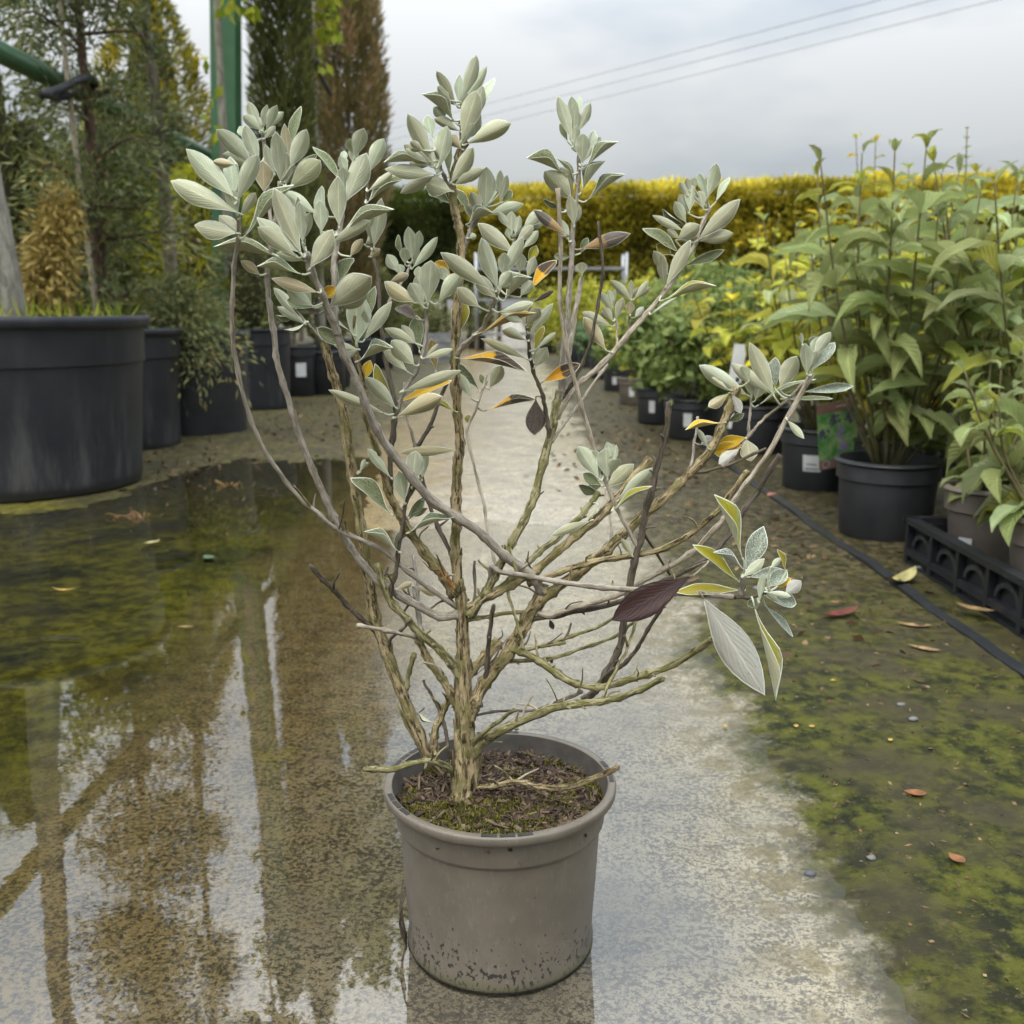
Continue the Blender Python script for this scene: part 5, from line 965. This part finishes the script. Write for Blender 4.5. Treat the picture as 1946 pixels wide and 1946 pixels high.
# picture tag hung at the pot
def picture_tag():
    c = at(1592, 826, 3.40); t = tag(link(bpy.data.objects.new('picture_tag', None)), 'printed plant tag showing purple flower spikes, tilted against the stickered pot', 'plant tag'); t.location = c
    ux = Vector((.95, .10, .16)).normalized(); uy = Vector((.24, -.12, .95)); uy = (uy-ux*uy.dot(ux)).normalized(); uz = ux.cross(uy)
    t.rotation_euler = Matrix((ux, uy, uz)).transposed().to_euler()
    W, H = .140, .235
    tt = NT('tag_photo'); v = tt.tex(); f = tt.noise(v, 22, 4, .6); g = tt.noise(v, 60, 3, .6); col = tt.mix(tt.step(f, .35, .65), (.08, .30, .08), (.42, .60, .24)); col = tt.mix(tt.step(g, .55, .7), col, (.14, .45, .30)); mph = tt.done(tt.pbsdf(col, .3))
    mbr = plain('tag_brown_band', (.30, .18, .15), (.26, .15, .13)); mpu = plain('tag_purple', (.50, .36, .70), (.36, .24, .55), 120); mw = plain('tag_white', (.72, .68, .66)); mdp = plain('tag_dark_purple', (.12, .11, .22), (.08, .12, .14), 60)
    m = MB(); m.box((0, 0, 0), (W, H, .0016)); m.build('card', mph, t, None, False)
    for y0, hh in ((H/2-.017, .034), (-H/2+.017, .034)): m = MB(); m.box((0, y0, .0006), (W+.0004, hh, .002)); m.build('band', mbr, t, None, False)
    rng = random.Random(12)
    for cx, cy, mat, ht in ((.012, .012, mpu, .05), (.018, -.045, mpu, .032), (-.05, .01, mdp, .03), (.045, .06, mdp, .05), (-.01, .055, mdp, .035)):
        m = MB()
        for k in range(26):
            y = rng.uniform(-.5, .5)*ht; x = rng.gauss(0, .008); a0 = rng.uniform(0, 1); s = rng.uniform(.003, .006); m.add([(cx+x+s*math.cos(a0+q*1.0472), cy+y+s*math.sin(a0+q*1.0472), .0012+k*.00003) for q in range(6)], [tuple(range(6))])
        m.build('printed_flower', mat, t, None, False)
    m = MB(); N = 24; V = []
    for q in range(N): a = 6.2832*q/N; V += [(-.046+.014*math.cos(a), -H/2+.018+.014*math.sin(a), .0019), (-.046+.011*math.cos(a), -H/2+.018+.011*math.sin(a), .0019)]
    m.add(V, [(2*q, (2*q+2) % (2*N), (2*q+3) % (2*N), 2*q+1) for q in range(N)]); m.build('emblem', mw, t, None, False)
    m = MB(); m.box((.022, -H/2+.022, .0016), (.055, .004, .0008)); m.box((.022, -H/2+.013, .0016), (.04, .003, .0008)); m.box((.02, H/2-.016, .0016), (.05, .004, .0008)); m.build('print_line', mw, t, None, False)
    # stake down into the pot rim
    m = MB(); m.box((.045, H/2+.0, -.002), (.012, .10, .0016)); m.build('tag_stem', mbr, t, None, False)
picture_tag()
tC, pC = rpot(1.32, 3.42, .150, .215, M_GREYP, 'green shrub in a grey pot tucked behind the two buddlejas')
NL += leafy_shrub(tC, .18, 14, 1.06, .44, ['lime', 'limed', 'budy'], .11, .055, .08, 103)
tD, pD = rpot(1.47, 2.75, .150, .225, M_GREYP, 'tall buddleja in a grey pot behind the tray of taupe pots')
NL += leafy_shrub(tD, .18, 15, 1.14, .46, ['bud', 'budy', 'limed'], .17, .050, .080, 104)
tG, pG = rpot(1.62, 3.25, .150, .225, M_GREYP, 'yellow green buddleja in a grey pot behind the tall one')
NL += leafy_shrub(tG, .18, 14, 1.16, .46, ['limed', 'budy', 'lime'], .14, .055, .08, 121)
tH, pH = rpot(1.60, 2.12, .150, .225, M_GREYP, 'buddleja in a grey pot on the far side of the tray')
NL += leafy_shrub(tH, .18, 14, .80, .46, ['budy', 'limed', 'bud'], .15, .055, .08, 122)
# tall lime shrubs in the second row
def px_tops(org, Y, L): return [tuple(at(x, y, Y+dy)-Vector(org)) for x, y, dy in L]
for nm, x, y, lab, tops, sd, hh, kinds in (
    ('potted_shrub', 1.40, 4.35, 'tall lime leaved shrub with upright tips above the golden hedge', [(1627, 262, 0), (1664, 268, .05), (1585, 385, -.1), (1560, 420, .1), (1690, 380, -.1)], 105, 1.1, ['lime', 'gold', 'limed']),
    ('potted_shrub', 1.78, 4.3, 'lime green shrub next to the upright tipped one, close to the buddlejas', [(1776, 305, 0), (1727, 320, .1), (1820, 340, -.1)], 106, 1.05, ['lime', 'limed', 'gold']),
    ('potted_shrub', 1.12, 4.55, 'lighter lime shrub with paired oval leaves over the white sticker pots', [(1442, 402, 0), (1482, 410, .05), (1520, 430, -.05), (1400, 470, 0)], 107, .92, ['lime', 'limed', 'gold'])):
    org = (x, y, .01); t, p = rpot(x, y, .15, .22, M_GREYP, lab); NL += leafy_shrub(t, .18, 15, hh, .42, kinds, .095, .066, .072, sd, tops=px_tops(org, y, tops))
# wispy climber tip
org = (1.72, 3.9, .01); t, p = rpot(1.72, 3.9, .12, .2, M_GREYP, 'climber with one wispy small leaved shoot above everything around it')
NL += leafy_shrub(t, .16, 3, .9, .12, ['limed', 'bud'], .035, .022, .035, 108, tops=px_tops(org, 3.9, [(1838, 244, 0), (1855, 330, 0)]))
# white plant label standing among the lime shrubs
m = MB(); b = at(1402, 690, 4.3); m.box(b, (.055, .002, .16), Matrix.Rotation(.12, 3, 'Y')); m.box(b+Vector((-.01, 0, -.17)), (.016, .002, .22), Matrix.Rotation(.12, 3, 'Y')); tag(m.build('plant_label', M_LABEL, None, None, False), 'blank looking white plant label standing among lime leaves', 'plant label')
# taupe pots in the black tray
tE, pE = rpot(1.165, 2.42, .096, .195, M_TAUPE2, 'small green shrub in the taupe pot at the far end of the tray', z=.035, band=.3, taper=.72)
NL += leafy_shrub(tE, .17, 11, .56, .24, ['bud', 'limed', 'budy'], .10, .042, .07, 109)
curved_label(pE, .078, .083, .02, .075, math.radians(-140), .03)
tF, pF = rpot(1.145, 2.06, .096, .195, M_TAUPE2, 'green shrub in the taupe pot with a white paper sleeve', z=.035, band=.3, taper=.72)
NL += leafy_shrub(tF, .17, 11, .58, .24, ['bud', 'limed', 'budy'], .11, .045, .07, 110)
mb = MB(); mb.lathe([(.0725, .004), (.0785, .07), (.0775, .07)], 32); mb.build('sleeve', M_LABEL, pF)
for q in range(5):
    mb = MB(); mb.lathe([(.0735+q*.0011, .012+q*.011), (.0739+q*.0011, .015+q*.011)], 32); mb.build('sleeve_print', M_PRINT, pF)
def tray():
    t = empty('plant_tray', (1.25, 2.0, .006), 'black plastic carry tray with open ribbed sides holding taupe pots', 'tray')
    L, W, H = 1.06, .44, .115
    def bx(nm, c, s): m = MB(); m.box(c, s); return m.build(nm, M_BLACK, t, None, False)
    bx('base', (0, 0, .012), (W, L, .012))
    for sx in (-1, 1):
        bx('side_wall', (sx*(W/2-.012), 0, H*.5+.01), (.006, L-.03, H-.02))
        m = MB(); m.box((sx*(W/2), 0, H), (.030, L, .014)); m.build('top_rail', M_BLACK, t, None, False)
        m = MB(); m.box((sx*(W/2-.001), 0, .034), (.022, L, .016)); m.build('lower_rail', M_BLACK, t, None, False)
        m = MB(); m.box((sx*(W/2), 0, .005), (.018, L, .010)); m.build('foot_rail', M_BLACK, t, None, False)
        for k in range(8): y = -L/2+.012+k*(L-.024)/7; m = MB(); m.box((sx*(W/2+.001), y, H*.5), (.020, .016, H-.012)); m.build('rib', M_BLACK, t, None, False)
        for k in range(7):
            y = -L/2+.012+(k+.5)*(L-.024)/7; m = MB(); N = 10; V = []
            for q in range(N+1): a = math.pi*q/N; V += [(sx*(W/2-.004), y+.045*math.cos(a), .05+.030*math.sin(a)), (sx*(W/2-.004), y+.056*math.cos(a), .05+.042*math.sin(a))]
            m.add(V, [(2*q, 2*q+2, 2*q+3, 2*q+1) for q in range(N)]); m.add([v+Vector((sx*.006, 0, 0)) for v in m.V[:2*N+2]], [(2*q+1, 2*q+3, 2*q+2, 2*q) for q in range(N)]); m.build('arch', M_GREYP, t, None, False)
    for sy in (-1, 1):
        m = MB(); m.box((0, sy*(L/2), H), (W+.03, .024, .014)); m.build('end_rail', M_BLACK, t, None, False); m = MB(); m.box((0, sy*(L/2-.012), H*.5), (W-.02, .006, H-.02)); m.build('end_wall', M_BLACK, t, None, False)
tray()
# black edging pipe half sunk in the moss
mb = MB(); V = []; F = []      # low flat strip, its edge wavering a little in the moss
for k in range(60):
    y = 6.2-k*.1; x = .885+(6.2-y)*.010+.003*math.sin(k*.9); z = gz(.9, y)-.003+.003*math.sin(k*.7)+.002*math.sin(k*2.1)
    V += [(x-.014, y, z-.02), (x-.013, y, z+.009), (x+.010, y, z+.013), (x+.014, y, z-.02)]
for k in range(59): F += [(4*k+q, 4*k+q+1, 4*k+q+5, 4*k+q+4) for q in range(3)]
mb.add(V, F)
tag(mb.build('edging_strip', M_BLACK, None, None, False), 'low black plastic edging strip half sunk in moss along the path edge', 'edging')

# further pots down the right edge of the path
def small_pot(px, py, r, h, mat, label, kinds, sd, hh, spread, lbl=True, ll=.05, n=None, X=None, tint=None, leaf='fol', z=.012):
    b = ground(px, py, z); org = (b.x, b.y+r*.8, z); t = empty('potted_shrub', org, label, 'potted plant'); p = plant_pot(t, r, h, mat, .84, .014, .25, 28)
    if lbl: curved_label(p, r*.885, r*.92, h*.32, h*.66, math.radians(-112), r*.26)
    rng = random.Random(sd)
    for k in range(6):
        a = rng.uniform(0, 6.28); m = MB(); e = Vector((math.cos(a)*spread*.7, math.sin(a)*spread*.7, hh*rng.uniform(.7, .95))); m.tube(smooth_path([(0, 0, h-.04), (e.x*.4, e.y*.4, hh*.5), e], 4), .0035, 5); m.build('stem', M_STEMG, t)
    crown_round(t, (0, 0, h+(hh-h)*.52), (spread, spread, (hh-h)*.52), n or 1500, ll, ll*.28, kinds, sd, 'foliage', .5, .2, 22); return t
M_FOLY = tint_mat('yellow_green_shrub', ((0, (.07, .085, .008)), (.5, (.22, .23, .02)), (1, (.42, .38, .05))), .4)
M_FOLG = tint_mat('soft_green_shrub', ((0, (.045, .07, .018)), (.5, (.12, .16, .045)), (1, (.26, .29, .10))), .4)
M_FOLB = tint_mat('blue_green_shrub', ((0, (.03, .055, .025)), (.5, (.08, .125, .055)), (1, (.19, .25, .12))), .4)
SP = [
 (1325, 836, .155, .20, M_GREYP, 'pale green feathery shrub in the wide grey pot with a white sticker', M_FOLG, 201, .66, .27, True),
 (1252, 806, .125, .20, M_GREYP, 'soft green shrub in the narrow grey pot next to the wide one', M_FOLG, 202, .66, .22, True),
 (1212, 770, .13, .18, M_TAUPE2, 'yellowish shrub in a brown pot with a white sticker', M_FOLY, 203, .60, .22, True),
 (1178, 745, .13, .18, M_GREYP, 'low green shrub in a black pot with a white sticker', M_FOLG, 204, .50, .22, True),
 (1148, 722, .13, .18, M_GREYP, 'small blue green shrub in the black pot closest to the hedge end of the row', M_FOLB, 205, .46, .2, True),
 (1300, 770, .13, .20, M_TAUPE2, 'bushy pale shrub in a raised brown pot of the second row', M_FOLG, 206, .82, .30, False),
 (1372, 792, .14, .20, M_GREYP, 'large soft green shrub filling the second row over the grey pots', M_FOLG, 207, .88, .34, False),
 (1250, 742, .13, .20, M_GREYP, 'bright yellow green shrub in the second row of pots', M_FOLY, 208, .84, .30, False),
 (1190, 715, .13, .20, M_GREYP, 'yellow green shrub on the hedge side of the second row', M_FOLY, 209, .86, .30, False),
 (1120, 700, .13, .18, M_GREYP, 'grey green tuft in a small black pot near the path end', M_FOLB, 210, .50, .2, False),
 (1340, 735, .14, .20, M_GREYP, 'dull green shrub behind the second row of pots', M_FOLG, 211, .90, .36, False),
 (1440, 745, .14, .20, M_GREYP, 'tall soft green shrub behind the lighter lime shrub', M_FOLG, 212, 1.0, .40, False),
 (1085, 690, .14, .20, M_GREYP, 'yellow green bush at the far end of the path', M_FOLY, 213, .95, .38, False),
 (1040, 672, .14, .20, M_GREYP, 'round yellow green bush in front of the hedge foot', M_FOLY, 214, .95, .42, False),
 (1150, 676, .16, .22, M_GREYP, 'wide yellow green bush in front of the steel trolley', M_FOLY, 215, 1.0, .55, False),
 (905, 664, .16, .22, M_BLACK, 'dark potted shrub at the hedge foot behind the path end', M_CYP, 216, .95, .4, False),
 (800, 676, .16, .22, M_BLACK, 'dark bushy evergreen on the left of the path end', M_CYP, 217, .9, .5, False),
 (748, 690, .16, .22, M_BLACK, 'dark evergreen next to the left pot row end', M_CYP, 218, .8, .4, False)]
for a in SP: small_pot(*a, n=2200 if a[3] and a[8] > .6 else 1300, ll=.055 if a[5].find('yellow') >= 0 else .06)
# steel trolley in front of the hedge
def trolley(px, Y, w, label):
    b = at(px, 640, Y); t = empty('steel_trolley', (b.x, Y, .012), label, 'trolley')
    for sx in (0, 1):
        for sy in (0, 1): m = MB(); m.tube([(sx*w, sy*.5, 0), (sx*w, sy*.5, 1.42)], .022, 8); m.build('post', M_GALV, t)
    for z in (.25, .75, 1.2): m = MB(); m.box((w/2, .25, z), (w, .52, .035)); m.build('shelf', M_GALV, t, None, False)
    return t
trolley(905, 15.0, 2.2, 'galvanised steel plant trolley with shelves in front of the golden hedge')
def crate(px, py, Y, s, mat, label):
    c = at(px, py, Y); t = empty('crate', (c.x, Y, .012), label, 'crate'); m = MB(); w, d, h = s
    for sx in (-1, 1): m.box((sx*(w/2-.01), 0, h/2), (.02, d, h))
    for sy in (-1, 1): m.box((0, sy*(d/2-.01), h/2), (w-.045, .02, h-.002))
    m.box((0, 0, .012), (w-.045, d-.045, .018)); m.build('box', mat, t, None, False)
    for k in range(3): q = MB(); q.box((0, -d/2-.006, h*(.25+.25*k)), (w, .008, .03)); q.build('rib', mat, t, None, False)
crate(840, 640, 12.0, (.42, .4, .34), M_GALV, 'pale grey plastic crate on the left side of the path end')

# ------------------------------------------------------------------ litter on the ground
def fallen(px, py, l, w, az, mats, label, curl=.3, z=.004, name='fallen_leaf', tilt=0):
    g = ground(px, py); V = []; F = []; nv, nu = 8, 4
    for i in range(nv+1):
        v = i/nv; q = max(.03, math.sin(math.pi*v**.8)**.9 if 0 < v < 1 else .03)
        for j in range(nu+1): u = -1+2*j/nu; V.append((u*q*w/2, (v-.5)*l, .002+curl*l*(v-.5)**2+curl*.6*w*(u*q)**2*.5))
    for i in range(nv):
        for j in range(nu): a = i*(nu+1)+j; F.append((a, a+1, a+nu+2, a+nu+1))
    o = obj(name, me_from(name, V, F, mats), None, (g.x, g.y, max(gz(g.x, g.y), -.001)+z*.5)); o.rotation_euler = (tilt, 0, az); return tag(o, label, 'fallen leaf')
MF = {k: plain('fallen_'+k, c, tuple(x*.6 for x in c), 40, .6, .3) for k, c in (('yellow', (.42, .27, .06)), ('straw', (.42, .38, .16)), ('red', (.14, .035, .022)), ('orange', (.22, .09, .032)), ('tan', (.32, .21, .10)), ('dark', (.02, .016, .012)), ('green', (.07, .12, .06)))}
fallen(122, 1124, .062, .012, 1.45, MF['yellow'], 'curled yellow leaf floating on the puddle', .5)
fallen(112, 1215, .10, .009, 1.5, MF['dark'], 'blackened narrow leaf floating below the curled yellow one', .1)
fallen(396, 1061, .05, .03, .6, MF['green'], 'wet green leaf lying in the puddle', .2)
fallen(288, 1033, .05, .022, 2.2, MF['straw'], 'pale sprig leaf beside the wet green leaf', .3)
fallen(352, 1193, .035, .008, 1.6, MF['tan'], 'thin tan leaf sliver in the puddle', .1)
fallen(1712, 1118, .13, .04, 2.3, MF['straw'], 'pale yellow green leaf curled up by the tray', .9, .01)
fallen(1592, 1178, .11, .030, 2.0, MF['red'], 'dark red leaf on the moss beside the path', .5, .008)
fallen(1738, 1519, .03, .018, 1.3, MF['orange'], 'orange oval leaf on the green moss', .3)
fallen(1816, 1648, .024, .017, .4, MF['orange'], 'smaller orange leaf nearer the bottom of the green moss', .3)
fallen(1850, 1180, .085, .028, .7, MF['tan'], 'tan leaf lying by the edging strip', .3, .03)
fallen(1735, 1196, .07, .02, 1.2, MF['tan'], 'brownish leaf on moss between the red leaf and the edging strip', .3)
fallen(1755, 1240, .06, .018, .9, MF['tan'], 'buff leaf on moss below the brownish one', .2)
for x, y in ((1512, 1392), (1378, 1382), (1542, 1391), (1691, 1417), (1582, 1300)): tag(fallen(x, y, .011, .007, x*.7, MF['yellow'], 'tiny yellow leaf flake on the wet concrete edge', .2), group='tiny yellow flakes')
# reddish sprig by the big pot, pinkish pebble, grey stones
rg = random.Random(2); g = ground(250, 985); mb = MB()
for k in range(14):
    a = rg.uniform(-.9, .9)+1.57; b = Vector((rg.uniform(-.06, .06), rg.uniform(-.02, .02), 0)); e = b+Vector((math.cos(a)*.07, rg.uniform(-.03, .03), math.sin(a)*.025)); mb.tube(smooth_path([b, b.lerp(e, .5)+Vector((0, 0, .01)), e], 3), .0009, 4)
tag(mb.build('dry_sprig', plain('dry_orange_sprig', (.36, .17, .07), (.26, .13, .06)), None, (g.x, g.y, gz(g.x, g.y))), 'dry orange brown conifer sprig lying by the biggest pot', 'sprig')
g = ground(435, 922); mb = MB()
for k in range(16): a = rg.uniform(0, 6.28); e = Vector((math.cos(a)*.05, math.sin(a)*.04, rg.uniform(.008, .03))); mb.tube([(0, 0, 0), e*.6, e], .0011, 4)
tag(mb.build('dry_tuft', plain('dry_yellow_tuft', (.36, .22, .06), (.28, .17, .05)), None, (g.x, g.y, gz(g.x, g.y))), 'dry yellow tuft at the far edge of the puddle', 'tuft')
def stone(px, py, r, mat, label, sd, grp=None):
    g = ground(px, py); V = []; F = []; n, m = 10, 6; z = gz(g.x, g.y)
    for i in range(m+1):
        for j in range(n):
            th = math.pi*i/m; ph = 2*math.pi*j/n; d = Vector((math.sin(th)*math.cos(ph), math.sin(th)*math.sin(ph)*.8, math.cos(th)*.45)); V.append(d*r*(1+.3*noise.noise(d*1.6+Vector((sd, 0, 0)))))
    for i in range(m):
        for j in range(n): F.append((i*n+j, (i+1)*n+j, (i+1)*n+(j+1) % n, i*n+(j+1) % n))
    o = obj('stone', me_from('stone', V, F, mat), None, (g.x, g.y, z+r*.25)); tag(o, label, 'stone', grp)
MS = {'pink': plain('pink_stone', (.42, .17, .12), (.30, .12, .09), 30, .7), 'grey': plain('grey_stone', (.15, .15, .145), (.09, .09, .088), 50, .6), 'dark': plain('dark_stone', (.07, .075, .085), (.05, .05, .055), 50, .5)}
stone(1467, 948, .022, MS['pink'], 'round salmon pink stone beside the edging strip', 1)
stone(1540, 1657, .007, MS['dark'], 'bluish dark pebble on the pale concrete', 2)
stone(1752, 1090, .018, MS['grey'], 'pale pebble under the tray side', 3)
for k, (x, y, r) in enumerate(((1712, 1345, .007), (1735, 1375, .008), (1655, 1640, .006), (1440, 1125, .012))): stone(x, y, r, MS['grey'], 'small grey stone bedded in the green moss', 10+k, 'small grey stones in the moss')
# brown leaf litter along the path edges
def litter():
    rs = np.random.RandomState(44); P = []; T = []
    for (px, py, sx, sy, n) in ((1200, 830, 70, 50, 420), (1290, 900, 60, 40, 150), (1100, 760, 40, 30, 160), (560, 800, 60, 30, 220), (640, 780, 50, 25, 160), (350, 890, 60, 20, 120), (1480, 1030, 60, 50, 70), (1650, 1180, 90, 60, 40)):
        for k in range(n):
            g = ground(rs.normal(px, sx), rs.normal(py, sy))
            if .2 < g.y < 14: P.append((g.x, g.y, max(gz(g.x, g.y), -.0005)+.002)); T.append(rs.rand())
    big = len(P)
    for k in range(900):
        x, y = rs.uniform(.42, 1.0), rs.uniform(.6, 3.2)
        P.append((x, y, gz(x, y)+.0015)); T.append(rs.uniform(.35, 1))
    for k in range(260):
        x, y = rs.uniform(-1.7, -.75), rs.uniform(2.6, 5.5)
        P.append((x, y, max(gz(x, y), 0)+.0015)); T.append(rs.uniform(.3, 1))
    P = np.array(P); n = len(P); D = nrm(np.stack([rs.normal(size=n), rs.normal(size=n), rs.normal(size=n)*.22+.1], 1))*np.where(np.arange(n) < big, rs.uniform(.012, .042, n), rs.uniform(.004, .013, n))[:, None]
    m = tint_mat('brown_litter', ((0, (.03, .02, .012)), (.5, (.09, .055, .027)), (.8, (.16, .085, .04)), (1, (.27, .19, .10))), .1, k=1)
    tag(blades('leaf_litter', P, D, np.where(np.arange(n) < big, rs.uniform(.003, .009, n), rs.uniform(.001, .003, n)), T, m, None, rs), 'brown fallen leaf litter scattered along both path edges', None, None, 'stuff')
litter()
print('bg leaves', NL, 'objects', len(bpy.data.objects))
